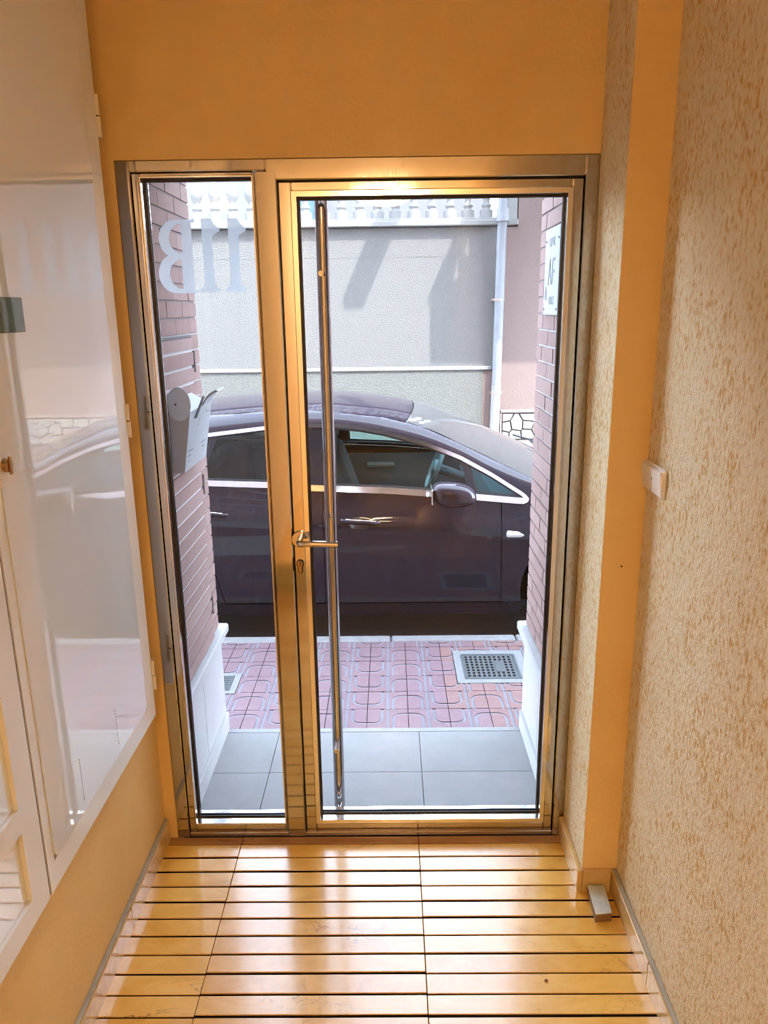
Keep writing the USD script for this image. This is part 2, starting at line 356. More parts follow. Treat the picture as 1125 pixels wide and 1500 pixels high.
# skirting
bl = thing('baseboard_left', 'amber marble skirting along the left wall with a dusty grey top', 'skirting', (0, 0, 0), kind=S)
ys = [-0.002, -0.40, -0.80, -1.20, -1.60, -2.0, -2.40]
for a, b in zip(ys[:-1], ys[1:]):
    obj('skirting_tile', cb((XL, b + 0.001, -0.003), (XL + 0.016, a - 0.001, 0.072), 0.002), 'marble_skirt', bl)
obj('dusty_ledge', cb((XL, -2.4, 0.0722), (XL + 0.012, -0.002, 0.080), 0.002), 'dust_grey', bl)
br = thing('baseboard_right', 'amber marble skirting following the right wall and its jog', 'skirting', (0, 0, 0), kind=S)
obj('skirting_tile', cb((XJ - 0.016, YJ - 0.012, -0.003), (XJ, -0.004, 0.078), 0.002), 'marble_skirt', br)
obj('skirting_tile', cb((XJ + 0.001, YJ - 0.012, -0.003), (XR - 0.017, YJ, 0.078), 0.002), 'marble_skirt', br)
ys = [YJ - 0.001, -0.60, -1.0, -1.4, -1.8, -2.4]
for a, b in zip(ys[:-1], ys[1:]):
    obj('skirting_tile', cb((XR - 0.016, b + 0.001, -0.003), (XR, a - 0.001, 0.072), 0.002), 'marble_skirt', br)
obj('dusty_ledge', cb((XR - 0.012, -2.4, 0.0722), (XR, YJ - 0.002, 0.078), 0.002), 'dust_grey', br)

# ================================================================== DOOR AND SIDELIGHT
Y1 = 0.080
d1 = thing('door_1', 'brushed steel framed glass entrance door with lever handle', 'door', (0.2, 0, 0), kind=S)
obj('frame_post', cb((-0.661, 0, 0), (-0.6205, Y1, 2.148)), 'steel', d1)
obj('frame_post', cb((0.6235, 0, 0), (0.661, Y1, 2.148)), 'steel', d1)
obj('frame_post', cb((-0.2795, 0, 0.0), (-0.2205, Y1, 2.116)), 'steel', d1)
obj('frame_head', cb((-0.6205, 0.0004, 2.1175), (-0.2505, Y1, 2.148)), 'steel', d1)
obj('frame_head', cb((-0.2505, 0.0004, 2.0935), (0.6235, Y1, 2.148)), 'steel', d1)
obj('threshold', cb((-0.6205, 0.003, 0.0), (0.6235, Y1, 0.016)), 'steel', d1)
obj('frame_backing', [bx((-0.2215, 0.02, 0.016), (-0.2165, 0.06, 2.1)), bx((0.6195, 0.02, 0.016), (0.6245, 0.06, 2.1)), bx((-0.22, 0.02, 2.088), (0.6235, 0.06, 2.0945))], 'rubber', d1)


def sash(parent, x0, x1, z0, z1, wl_, wr_, wt, wb, bead, y0=0.002):
    """stiles and rails round a pane, with sloped glazing beads and a black gasket"""
    obj('stile', cb((x0, y0, z0), (x0 + wl_, Y1 - 0.002, z1)), 'steel', parent)
    obj('stile', cb((x1 - wr_, y0, z0), (x1, Y1 - 0.002, z1)), 'steel', parent)
    obj('rail', cb((x0 + wl_, y0, z1 - wt), (x1 - wr_, Y1 - 0.002, z1)), 'steel', parent)
    obj('rail', cb((x0 + wl_, y0, z0), (x1 - wr_, Y1 - 0.002, z0 + wb)), 'steel', parent)
    gx0, gx1, gz0, gz1 = x0 + wl_, x1 - wr_, z0 + wb, z1 - wt
    yg = 0.042                                                  # the pane's inner face
    def ring(x0_, z0_, x1_, z1_, w, ya, yb):
        return ext_axis(sbox(x0_, z0_, x1_, z1_).difference(sbox(x0_ + w, z0_ + w, x1_ - w, z1_ - w)), ya, yb, 1)
    obj('glazing_bead', ring(gx0 - 0.001, gz0 - 0.001, gx1 + 0.001, gz1 + 0.001, bead, 0.0035, yg - 0.005), 'steel_bead', parent, smooth=False)
    obj('glazing_bead', ring(gx0 - 0.001, gz0 - 0.001, gx1 + 0.001, gz1 + 0.001, bead, yg + 0.011, Y1 - 0.0035), 'steel_bead', parent, smooth=False)
    for a, b in ((yg - 0.005, yg - 0.0003), (yg + 0.0063, yg + 0.011)):
        obj('gasket', ring(gx0 - 0.001, gz0 - 0.001, gx1 + 0.001, gz1 + 0.001, bead + 0.0055, a, b), 'rubber', parent, smooth=False)
    obj('pane', bx((gx0 + bead * 0.5, yg, gz0 + bead * 0.5), (gx1 - bead * 0.5, yg + 0.006, gz1 - bead * 0.5)), 'pane', parent, smooth=False)


w1 = thing('window_1', 'narrow fixed glass sidelight left of the entrance door with frosted street number', 'window', (-0.44, 0, 0), kind=S)
sash(w1, -0.6185, -0.2815, 0.0165, 2.1155, 0.0225, 0.006, 0.010, 0.034, 0.003)
leaf_parent = d1
sash(leaf_parent, -0.217, 0.620, 0.0165, 2.0885, 0.0355, 0.029, 0.025, 0.034, 0.014)

# frosted street number on the sidelight (reads from the street: one, one, B)
h = 0.200


def glyph_one():
    st = sbox(0.014, 0, 0.043, h)
    base = sbox(0.0, 0, 0.057, 0.009)
    flag = Polygon([(0.016, h), (0.040, h), (0.016, h - 0.048), (-0.008, h - 0.034), (-0.008, h - 0.027), (0.004, h - 0.018)])
    brk = Polygon([(0.0, 0.009), (0.057, 0.009), (0.043, 0.022), (0.014, 0.022)])
    return unary_union([st, base, flag, brk])


def glyph_b():
    def dee(z0, z1, w, x0):
        r = (z1 - z0) / 2
        c = affinity.translate(affinity.scale(Point(0, 0).buffer(1.0, 24), r * 0.9, r), w - r * 0.9, z0 + r)
        return unary_union([sbox(x0, z0, w - r * 0.9, z1), c.intersection(sbox(x0, z0 - 1, 1, z1 + 1))])
    o = unary_union([dee(0.0, 0.107, 0.112, 0.010), dee(0.097, h, 0.104, 0.010), sbox(0, 0, 0.05, 0.008), sbox(0, h - 0.008, 0.05, h)])
    return o.difference(unary_union([dee(0.012, 0.093, 0.080, 0.052), dee(0.109, h - 0.012, 0.075, 0.052)]))


def sticker(poly, x_right, z0, name, label):
    p = affinity.translate(affinity.scale(poly, -1, 1, origin=(0, 0)), x_right, z0)
    obj(name, ext_axis(p, 0.0484, 0.0490, 1), 'frosted', w1, label=label)


sticker(glyph_b(), -0.465, 1.800, 'frosted_letter', 'frosted letter B seen in reverse')
sticker(glyph_one(), -0.403, 1.802, 'frosted_numeral', 'frosted numeral 1 seen in reverse, next to the letter')
sticker(glyph_one(), -0.328, 1.802, 'frosted_numeral', 'frosted numeral 1 seen in reverse, by the door post')

# lever handle and lock
lh = obj('lever_handle', [tube([(-0.197, -0.004, 1.068), (-0.197, -0.034, 1.068), (-0.193, -0.046, 1.068), (-0.183, -0.050, 1.068), (-0.150, -0.050, 1.068), (-0.081, -0.050, 1.066), (-0.078, -0.050, 1.066)], 0.0095, 16)], 'steel_polished', d1, smooth=40)
rose = lathe([(0, 0), (0.025, 0), (0.026, 0.001), (0.026, 0.006), (0.024, 0.008), (0, 0.008)], 32)
rose.apply_transform(trimesh.transformations.rotation_matrix(np.pi / 2, [1, 0, 0])); rose.apply_translation((-0.197, 0.002, 1.068))
obj('rose', rose, 'steel', lh, smooth=40)
cyl = unary_union([Point(-0.200, 0.990).buffer(0.0085, 12), sbox(-0.2045, 0.966, -0.1955, 0.99), Point(-0.200, 0.966).buffer(0.0045, 8)])
lk = obj('lock_cylinder', ext_axis(cyl, -0.006, 0.004, 1), 'brass_lock', d1)
obj('keyhole', ext_axis(unary_union([sbox(-0.2012, 0.984, -0.1988, 0.997)]), -0.0064, -0.0055, 1), 'black_gap', lk, smooth=False)
obj('lock_shroud', ext_axis(cyl.buffer(0.0035).difference(cyl.buffer(0.0005)), -0.0025, 0.003, 1), 'slot_dark', d1)
# full height pull bar outside
ph = obj('pull_bar', tube([(-0.111, 0.130, 0.030), (-0.111, 0.130, 0.5), (-0.111, 0.130, 1.2), (-0.111, 0.130, 2.09)], 0.0190, 24), 'bar_steel', d1, smooth=40, label='tall round steel pull bar on the street side of the glass')
for z in (0.30, 1.85):
    obj('standoff', tube([(-0.111, 0.115, z), (-0.111, 0.049, z)], 0.008, 14), 'steel_polished', ph, smooth=40)

# ================================================================== METER CABINETS ON THE LEFT WALL
XC = -0.66
c1 = thing('meter_cabinet', 'glossy white cabinet door on the left wall with cream hinges next to the entrance', 'cabinet', (XC, -0.48, 0.53))
ZB, ZT = 0.53, 2.62
YN = -0.861
frame_poly = sbox(YN, ZB, -0.102, ZT).difference(sbox(YN + 0.030, ZB + 0.062, -0.178, ZT - 0.07))
obj('frame', ext_axis(frame_poly, XL, XC, 0), 'lacquer_frame', c1, smooth=False)
leaf = Polygon([(YN + 0.032, ZB + 0.064), (-0.18, ZB + 0.064), (-0.18, ZT - 0.072), (YN + 0.032, ZT - 0.072)]).buffer(-0.02).buffer(0.02, 6)
slots = unary_union([sbox(yy - 0.0022, 0.622 + k * 0.0088, yy + 0.0022, 0.622 + k * 0.0088 + 0.0052) for yy in (-0.418, -0.659) for k in range(13)])
lf = obj('leaf', ext_axis(leaf.difference(slots), XC - 0.022, XC + 0.002, 0), 'lacquer', c1, smooth=False, label='mirror-glossy white door leaf')
obj('vent_slot', ext_axis(slots.buffer(0.001), XC - 0.014, XC - 0.008, 0), 'slot_dark', lf, kind='stuff')
pw = obj('sight_glass', cb((XC + 0.002, -0.80, 1.713), (XC + 0.0055, -0.654, 1.780), 0.001), 'plate_green', lf, label='small green glass reading window')
lkc = tube([(XC + 0.002, -0.808, 1.468), (XC + 0.012, -0.808, 1.468)], 0.0135, 18)
obj('lock', [lkc, cb((XC + 0.012, -0.812, 1.450), (XC + 0.016, -0.804, 1.486), 0.001)], 'brass_lock', lf)
for zt, zb in ((2.285, 2.186), (1.499, 1.405), (0.713, 0.616)):
    zm = (zt + zb) / 2
    hg = obj('hinge', tube([(XC + 0.001, -0.099, zm + 0.002), (XC + 0.001, -0.099, zt)], 0.0075, 14), 'hinge_cream', c1, smooth=40)
    obj('knuckle', tube([(XC + 0.001, -0.096, zb), (XC + 0.001, -0.096, zm - 0.002)], 0.0075, 14), 'hinge_cream', hg, smooth=40)
    obj('pin', tube([(XC + 0.001, -0.0975, zm - 0.002), (XC + 0.001, -0.0975, zm + 0.002)], 0.004, 10), 'screw_dark', hg)
c2 = thing('meter_cabinet', 'white panelled cabinet door nearest the viewer, beyond the black gap', 'cabinet', (XC, -1.3, 0.53))
YF = -0.870
fr2 = sbox(-1.75, ZB, YF, ZT).difference(unary_union([sbox(-1.68, 0.585, -0.940, 0.745), sbox(-1.68, 0.80, -0.940, 2.55)]))
obj('frame', ext_axis(fr2, XL, XC, 0), 'lacquer_frame', c2, smooth=False)
for a, b in ((0.585, 0.745), (0.80, 2.55)):
    obj('panel', cb((XL, -1.68, a), (XC - 0.010, -0.940, b), 0.001), 'lacquer', c2)
obj('shadow_gap', bx((XL, YF, ZB + 0.001), (XC - 0.004, YN, ZT)), 'black_gap', c2, smooth=False, label='black vertical gap between the cabinet doors')

# ================================================================== SMALL INDOOR THINGS
sw = thing('light_switch', 'white double rocker light switch on the rough stucco wall', 'light switch', (XR, -0.325, 1.318))
obj('plate', cb((XR - 0.009, -0.403, 1.281), (XR, -0.246, 1.357), 0.004), 'switch_white', sw)
for k, (a, b) in enumerate(((-0.396, -0.330), (-0.319, -0.253))):
    v = np.array([(XR - 0.009, a, 1.288), (XR - 0.009, b, 1.288), (XR - 0.009, b, 1.350), (XR - 0.009, a, 1.350), (XR - 0.011, a, 1.289), (XR - 0.011, b, 1.289), (XR - 0.017, b, 1.349), (XR - 0.017, a, 1.349)])
    rk = obj('rocker', trimesh.convex.convex_hull(v), 'switch_white', sw, smooth=False)
    if k == 0:
        obj('indicator', cb((XR - 0.0155, -0.334, 1.318), (XR - 0.0135, -0.331, 1.326), 0.0005), 'led_green', rk)
pts = []
for (x, yy) in ((0.676, -0.268), (0.726, -0.268), (0.719, -0.381), (0.670, -0.386)):
    pts += [(x, yy, 0.001), (x + rng.uniform(-.001, .001), yy, 0.029 if yy > -0.3 else 0.031)]
ds = thing('stone_doorstop', 'small grey stone block lying on the floor by the pilaster skirting', 'doorstop', (0.698, -0.32, 0))
obj('block', trimesh.convex.convex_hull(np.array(pts) * [1, 1, 0.9]), 'stone_edge', ds, smooth=False)
obj('top_face', trimesh.convex.convex_hull(np.array([(p[0], p[1], p[2] * 0.9 + dz) for p in pts[1::2] for dz in (0.0, 0.003)])), 'grey_stone', ds, smooth=False)
lv = np.array([(0.481, -0.585, 0.0), (0.487, -0.581, 0.003), (0.494, -0.587, 0.0), (0.486, -0.590, 0.002), (0.486, -0.585, 0.0035)])
lv[:, 2] += 0.001
obj('leaf_scrap', trimesh.convex.convex_hull(lv), 'dry_leaf', label='tiny curled brown scrap of leaf on the floor strips', cat='leaf', smooth=False)
nl = lathe([(0, 0), (0.003, 0.0), (0.0035, 0.002), (0.002, 0.004), (0, 0.0045)], 12)
nl.apply_transform(trimesh.transformations.rotation_matrix(np.pi / 2, [1, 0, 0])); nl.apply_translation((0.715, YJ, 1.058))
obj('wall_screw', nl, 'screw_dark', label='small dark screw head in the pilaster face', cat='screw')
lp = thing('ceiling_lamp', 'round warm ceiling lamp behind the viewer', 'lamp', (0.05, -5.0, ZC))
obj('base', lathe([(0, ZC - 0.035), (0.27, ZC - 0.035), (0.275, ZC - 0.03), (0.275, ZC), (0, ZC)], 40).apply_translation((0.05, -5.0, 0)), 'lamp_white', lp)
obj('diffuser', lathe([(0, ZC - 0.105), (0.10, ZC - 0.100), (0.18, ZC - 0.082), (0.24, ZC - 0.056), (0.260, ZC - 0.036), (0, ZC - 0.036)], 40).apply_translation((0.05, -5.0, 0)), 'lamp_glow', lp)

# ================================================================== PORCH
PX, PY = 0.64, 0.705
pf = thing('porch_floor', 'pale grey tiled porch floor outside the door', 'floor', (0, 0.35, 0), kind=S)
obj('screed', bx((-0.8, 0.08, -0.3), (0.8, PY, -0.014)), 'cement', pf)
for (x0, x1) in ((-0.72, -0.405), (-0.4045, 0.193), (0.1935, 0.72)):
    for (y0, y1) in ((0.082, 0.379), (0.3806, PY - 0.034)):
        obj('tile', cb((x0 + 0.0008, y0, -0.014), (x1 - 0.0008, y1, -0.0025), 0.001), 'porch_tile', pf)
obj('edging', cb((-0.66, PY - 0.032, -0.016), (0.66, PY, -0.002), 0.002), 'porch_edge', pf)

RH, BLEN = 0.0567, 0.195


def porch_wall(side, name, label, skip=None):
    s = -1 if side == 'left' else 1
    p = thing(name, label, 'wall', (s * PX, 0.4, 0), kind=S)
    x0, x1 = s * PX, s * (PX + 0.2)
    obj('mortar_core', bx((x0 + s * 0.006, 0.086, -0.02), (x1, PY - 0.008, 1.672)), 'mortar', p)
    obj('mortar_core', bx((x0 + s * 0.004, 0.086, 1.672), (x1, PY - 0.008, 2.45)), 'mortar_dark', p)
    # white marble plinth
    for a, b in ((0.086, 0.38), (0.382, PY + 0.004)):
        obj('plinth_panel', cb((s * (PX - 0.004), a, 0.078), (s * (PX + 0.02), b, 0.437), 0.002), 'white_marble', p)
    obj('plinth_skirting', cb((s * (PX - 0.014), 0.086, -0.004), (s * (PX + 0.02), PY + 0.006, 0.078), 0.003), 'white_marble', p)
    obj('coping', cb((s * (PX - 0.030), 0.086, 0.437), (s * (PX + 0.05), PY + 0.045, 0.475), 0.006), 'white_marble', p)
    obj('coping', cb((s * (PX + 0.051), PY - 0.02, 0.437), (s * (PX + 0.55), PY + 0.045, 0.475), 0.006), 'white_marble', p)
    r, z = 0, 0.479
    while z < 2.43:
        off = (r % 2) * BLEN / 2
        yy = PY - BLEN + off if r % 2 else PY - BLEN
        spans, e = [], PY
        first = BLEN / 2 if r % 2 else BLEN
        b = e
        a = e - first
        while b > 0.1:
            spans.append((max(a, 0.09), b)); b = a; a -= BLEN
        for a, b in spans:
            if skip and z + RH / 2 > skip[2] and z + RH / 2 < skip[3]:
                if b <= skip[1] + 0.001:
                    continue
                a = max(a, skip[1])
            if b - a < 0.015:
                continue
            jx = rng.uniform(-0.0012, 0.0012)
            obj('brick', bx((x0 + jx, a + 0.0025, z + 0.004), (x0 + s * 0.03, b - 0.0025, min(z + RH - 0.004, 2.449))), ['brick_a', 'brick_b', 'brick_c'][rng.integers(0, 3)], p, smooth=False)
        z += RH; r += 1
    # street face beside the porch
    return p


ZH0, ZH1 = 0.479, 0.479 + 21 * RH - 0.012       # the brick-faced hatch
pl = porch_wall('left', 'porch_wall_left', 'left porch wall of dusty pink brick over a white marble plinth', skip=(0, 0.592, ZH0 - 0.001, 0.479 + 21 * RH - 0.001))
pr = porch_wall('right', 'porch_wall_right', 'right porch wall of dusty pink brick over a white marble plinth')
hb = thing('brick_hatch', 'brick-faced hatch door with dark hinges in the left porch wall', 'hatch', (-PX, 0.33, ZH0))
obj('backing', bx((-PX + 0.0035, 0.090, ZH0), (-PX - 0.0055, 0.588, ZH1)), 'mortar', hb)
for r in range(21):
    z = 0.479 + r * RH
    b = 0.588
    first = 1.0
    while b > 0.095:
        a = max(b - first, 0.090)
        if b - a > 0.012:
            jx = rng.uniform(-0.0012, 0.0012)
            obj('brick', bx((-PX + 0.0085 + jx, a + 0.0025, z + 0.0055), (-PX + 0.0005, b - 0.0025, min(z + RH - 0.0055, ZH1))), ['brick_a', 'brick_b', 'brick_c'][rng.integers(0, 3)], hb, smooth=False)
        b = a; first = BLEN
obj('top_gap', bx((-PX + 0.002, 0.090, ZH1 + 0.001), (-PX - 0.005, 0.590, ZH1 + 0.009)), 'slot_dark', hb, smooth=False)
for zc_ in (1.572, 1.112, 0.619):
    obj('hinge', [tube([(-PX + 0.008, 0.5915, zc_ - 0.038), (-PX + 0.008, 0.5915, zc_ + 0.038)], 0.0055, 12), bx((-PX + 0.0055, 0.575, zc_ - 0.036), (-PX + 0.0068, 0.592, zc_ + 0.036))], 'hinge_brown', hb)

# publicity box
mbx = thing('leaflet_box', 'white sheet-metal leaflet box with a curled lid on the left porch wall', 'mailbox', (-PX, 0.36, 1.23))
ya, yb_ = 0.205, 0.505
xw = -PX + 0.0108
prof = np.array([(xw, 1.236), (xw + 0.034, 1.236), (xw + 0.066, 1.430), (xw, 1.468)])
Vb = np.array([(x, y_, z) for y_ in (ya, yb_) for x, z in prof])
bd = obj('body', trimesh.convex.convex_hull(Vb), 'sheet_grey', mbx, smooth=False)
fx = lambda z, o: xw + 0.034 + (z - 1.236) / 0.194 * 0.032 + o
obj('front_sheet', trimesh.convex.convex_hull(np.array([(fx(z, o), y_, z) for z in (1.2365, 1.436) for y_ in (ya + 0.001, yb_ + 0.005) for o in (0.0006, 0.0020)])), 'sheet_white', mbx, smooth=False, label='white printed front sheet')
for (z, y0, y1) in ((1.300, 0.235, 0.292), (1.284, 0.235, 0.268), (1.268, 0.236, 0.246), (1.302, 0.405, 0.470), (1.284, 0.425, 0.462), (1.268, 0.440, 0.448)):
    obj('print_line', trimesh.convex.convex_hull(np.array([(fx(zz, o), y_, zz) for zz in (z, z + 0.004) for y_ in (y0, y1) for o in (0.0021, 0.0026)])), 'ink_grey', bd, smooth=False)
# rounded cheeks and the curled lid
chk = []
for k in range(13):
    t = k / 12 * math.pi * 0.62
    chk.append((xw + 0.070 * math.sin(t + 0.1), 1.462 - 0.052 * math.cos(t + 0.1) + 0.030))
cpoly = unary_union([affinity.translate(affinity.scale(Point(0, 0).buffer(1, 24), 0.038, 0.054), xw + 0.036, 1.462), sbox(xw, 1.440, xw + 0.03, 1.492)]).intersection(sbox(xw, 1.3, xw + 0.2, 1.6))
ck = obj('cheek', ext_axis(cpoly, ya - 0.004, ya - 0.001, 1), 'sheet_blue', mbx, label='rounded pale blue end cheek')
obj('screw', tube([(xw + 0.026, ya - 0.0065, 1.462), (xw + 0.026, ya - 0.004, 1.462)], 0.0035, 10), 'screw_dark', ck)
cp2 = []
n = 16
for k in range(n + 1):
    t = k / n
    cp2.append((xw + 0.060 + 0.060 * t, 1.425 + 0.058 * t + 0.012 * math.sin(t * math.pi)))
lid = Polygon(cp2 + [(x - 0.004, z + 0.0045) for x, z in reversed(cp2)])
obj('lid', ext_axis(lid, 0.395, yb_ + 0.004, 1), 'sheet_grey', mbx, label='lid curling up at the far end')
obj('slot_handle', trimesh.convex.convex_hull(np.array([(fx(z, o), y_, z) for z, y_ in ((1.408, 0.268), (1.408, 0.282), (1.470, 0.355), (1.470, 0.372)) for o in (0.003, 0.009)])), 'slot_dark', mbx, smooth=False)
obj('emblem', [trimesh.convex.convex_hull(np.array([(fx(z, o), y_, z) for z in (1.405, 1.412) for y_ in (a, a + 0.014) for o in (0.0021, 0.0027)])) for a in (0.43, 0.449, 0.468)] + [trimesh.convex.convex_hull(np.array([(fx(z, o), 0.33 + (z - 1.37) * 0.8 + dy, z) for z in (1.372, 1.40) for dy in (0, 0.006) for o in (0.0021, 0.0027)]))], 'ink_pale', bd, smooth=False)

# white sign on the right porch wall
sg = thing('wall_sign', 'white notice board with grey lettering on the right porch wall', 'sign', (PX, 0.45, 1.72))
obj('board', cb((PX - 0.008, 0.335, 1.722), (PX - 0.001, 0.568, 2.004), 0.002), 'sign_white', sg)


def letter(text, hgt, y_left, z0, wscale, mname, name='lettering'):
    t = meshkit.text_mesh(text, hgt, 0.0012, bold=False)
    v = t.vertices.copy()
    t.vertices = np.stack([PX - 0.008 - v[:, 2], y_left - v[:, 0] * wscale, z0 + v[:, 1]], 1)
    t.fix_normals()
    obj(name, t, mname, sg, smooth=False)


letter('UNI', 0.028, 0.500, 1.945, 1.3, 'ink_pale')
letter('AF', 0.085, 0.505, 1.822, 0.75, 'ink_grey')
letter('A', 0.046, 0.545, 1.772, 0.7, 'ink_grey')
letter('083', 0.026, 0.480, 1.757, 1.2, 'ink_pale')
for (yy, zz) in ((0.548, 1.965), (0.552, 1.741), (0.35, 1.965), (0.35, 1.741)):
    obj('fixing_screw', tube([(PX - 0.008, yy, zz), (PX - 0.0105, yy, zz)], 0.004, 10), 'ink_grey', sg)

# ================================================================== OUR BUILDING'S STREET FACE
fc = thing('facade', 'brick street front of the apartment house over the porch', 'building', (0, 0.7, 0), kind=S)
PYF = PY - 0.004
wallp = unary_union([sbox(-7, -0.15, -PX - 0.04, 2.45), sbox(PX + 0.04, -0.15, 7, 2.45), sbox(-7, 2.45, 7, 8.0)])
obj('wall', ext_axis(wallp, PYF - 0.25, PYF, 1), 'facade_brick', fc, smooth=False)
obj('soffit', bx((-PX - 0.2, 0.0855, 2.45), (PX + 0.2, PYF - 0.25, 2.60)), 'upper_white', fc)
obj('parapet', cb((-7, PYF - 0.3, 8.0), (7, PYF + 0.06, 8.12), 0.01), 'house_white', fc)
obj('street_plinth', [cb((-7, PYF, -0.05), (-PX - 0.03, PYF + 0.02, 0.437), 0.003), cb((PX + 0.03, PYF, -0.05), (7, PYF + 0.02, 0.437), 0.003)], 'white_marble', fc)

# ================================================================== SIDEWALK, KERB, ROAD
swk = thing('sidewalk', 'pink paved sidewalk with grey looping grooves', 'sidewalk', (0, 1.15, 0), kind=S)
TX, TY, YS0 = 0.1835, 0.163, PY + 0.002
obj('bed', bx((-7, PY, -0.3), (7, 1.592, -0.012)), 'paver_joint', swk)


def paver_shape(flip):
    w, d = TX - 0.0035, TY - 0.0035
    r = 0.038
    def bend(x0, y0, x1, y1, cx, cy):
        return LineString([(x0, y0)] + [(cx + r * math.cos(t), cy + r * math.sin(t)) for t in np.linspace(math.pi / 2, 0, 7)] + [(x1, y1)])
    a = bend(-0.01, d * 0.74, w * 0.36, -0.01, w * 0.36 - r, d * 0.74 - r)
    b = affinity.rotate(a, 180, origin=(w / 2, d / 2))
    if flip:
        a, b = affinity.scale(a, -1, 1, origin=(w / 2, d / 2)), affinity.scale(b, -1, 1, origin=(w / 2, d / 2))
    mid = LineString([(w / 2, -0.01), (w / 2, d + 0.01)])
    lines = [a, b, mid]
    g = unary_union([x.buffer(0.0068, cap_style=2) for x in lines])
    return sbox(0, 0, w, d), g


PB = {f: paver_shape(f) for f in (True, False)}
DRAIN = sbox(0.395, 1.105, 0.765, 1.475)
DRAIN2 = sbox(-0.98, 1.02, -0.665, 1.235)
PTOP = {f: ext(PB[f][0].difference(PB[f][1]), 0.010) for f in PB}
for i in range(-9, 16):
    for j in range(6):
        x0, y0 = -0.031 + i * TX, YS0 + j * TY
        f = i % 2 == 0
        cell = affinity.translate(PB[f][0], x0, y0)
        cutter = unary_union([DRAIN, DRAIN2])
        if j == 5:
            cutter = unary_union([cutter, sbox(-9, 1.5915, 9, 2)])
        hit = cell.intersects(cutter)
        top = affinity.translate(PB[f][0].difference(PB[f][1]), x0, y0)
        if hit:
            top, cell = top.difference(cutter), cell.difference(cutter)
            if cell.area < 5e-4:
                continue
        mname = ['paver_a', 'paver_b'][rng.integers(0, 2)] if x0 < 0.30 else ['paver_c', 'paver_c', 'paver_a'][rng.integers(0, 3)]
        if hit:
            m = ext(top, 0.006)
        else:
            m = PTOP[f].copy(); m.apply_scale((1, 1, 0.6)); m.apply_translation((x0, y0, 0))
        m.apply_translation((0, 0, -0.0105 + rng.uniform(-0.0006, 0.0006)))
        pp = obj('paving_tile', m, mname, swk, smooth=False)
        g = ext(cell, 0.0055); g.apply_translation((0, 0, -0.0135))
        obj('groove', g, 'paver_groove', pp, smooth=False)
x = -6.0
while x < 6.0:
    L = rng.uniform(0.55, 0.7)
    obj('kerb_stone', cb((x + 0.003, 1.592 + rng.uniform(-0.006, 0.002), -0.28), (x + L - 0.003, 1.676 + rng.uniform(-0.008, 0.008), -0.004 + rng.uniform(-0.002, 0.002)), 0.008), 'kerb', swk)
    x += L
obj('road', bx((-14, 1.60, -0.4), (14, 5.25, -0.13)), 'asphalt', label='dark narrow asphalt street under the parked car', cat='road', kind=S)
obj('ground', bx((-40, -20, -0.6), (40, 40, -0.31)), 'asphalt', label='flat ground under the street', cat='ground', kind=S)
obj('opposite_sidewalk', bx((-14, 5.25, -0.4), (14, 6.0, -0.02)), 'pink_base', label='pale pink sidewalk at the foot of the opposite houses', cat='sidewalk', kind=S)

dg = thing('drain_cover', 'square cast-iron drain cover with slots set in grey mortar in the sidewalk', 'drain cover', (0.58, 1.29, 0))
obj('mortar_surround', ext_axis(DRAIN.buffer(-0.004).difference(sbox(0.437, 1.150, 0.717, 1.424)), -0.0125, -0.004, 2), 'cement', dg)
obj('frame', ext_axis(sbox(0.437, 1.150, 0.717, 1.424).difference(sbox(0.449, 1.162, 0.705, 1.412)), -0.0125, -0.002, 2), 'iron', dg)
obj('pit', bx((0.449, 1.162, -0.0125), (0.705, 1.412, -0.009)), 'iron_pit', dg)
holes = []
for ci in range(10):
    for rj in range(8):
        if ci in (6, 7) and 1 < rj < 6:
            continue
        holes.append(sbox(0.456 + ci * 0.0245, 1.172 + rj * 0.0295, 0.456 + ci * 0.0245 + 0.013, 1.172 + rj * 0.0295 + 0.019))
obj('grating', ext_axis(sbox(0.450, 1.163, 0.704, 1.411).difference(unary_union(holes)), -0.008, -0.003, 2), 'iron_light', dg)
obj('lifting_plate', cb((0.602, 1.225, -0.0035), (0.645, 1.345, -0.001), 0.001), 'iron_light', dg)
ug = thing('service_cover', 'small grey utility cover at the left end of the sidewalk behind the porch plinth', 'utility cover', (-0.82, 1.13, 0))
obj('frame', ext_axis(DRAIN2.buffer(-0.004).difference(sbox(-0.94, 1.05, -0.70, 1.205)), -0.0125, -0.004, 2), 'cement', ug)
obj('lid', cb((-0.938, 1.052, -0.0125), (-0.702, 1.203, -0.003), 0.002), 'iron_light', ug)
obj('lid_rib', [cb((-0.93, 1.066 + k * 0.022, -0.0035), (-0.712, 1.076 + k * 0.022, -0.001), 0.001) for k in range(6)], 'iron', ug)

# ================================================================== HOUSES OPPOSITE
YH = 6.0
hs = thing('grey_house', 'house across the street with pale grey stippled wall and balustraded terrace', 'house', (-2, YH, 0))
obj('wall', bx((-7, YH, -0.1), (1.20, YH + 0.3, 2.55)), 'house_stucco', hs, smooth=False)
obj('wall_joint', bx((-7, YH - 0.0015, 2.262), (1.16, YH + 0.01, 2.268)), 'dado_stucco', hs, smooth=False)
obj('dado', bx((-7, YH - 0.02, -0.1), (1.075, YH, 1.115)), 'dado_stucco', hs, smooth=False, label='slightly darker stippled dado along the foot of the wall')
obj('band', cb((-7, YH - 0.035, 1.112), (1.17, YH, 1.152), 0.006), 'house_white', hs)
obj('terrace_slab', cb((-7, YH - 0.06, 2.555), (1.40, YH + 0.3, 2.612), 0.010), 'house_white', hs)
obj('terrace_floor', bx((-7, YH + 0.3, 2.45), (1.40, 8.0, 2.6)), 'house_white', hs)
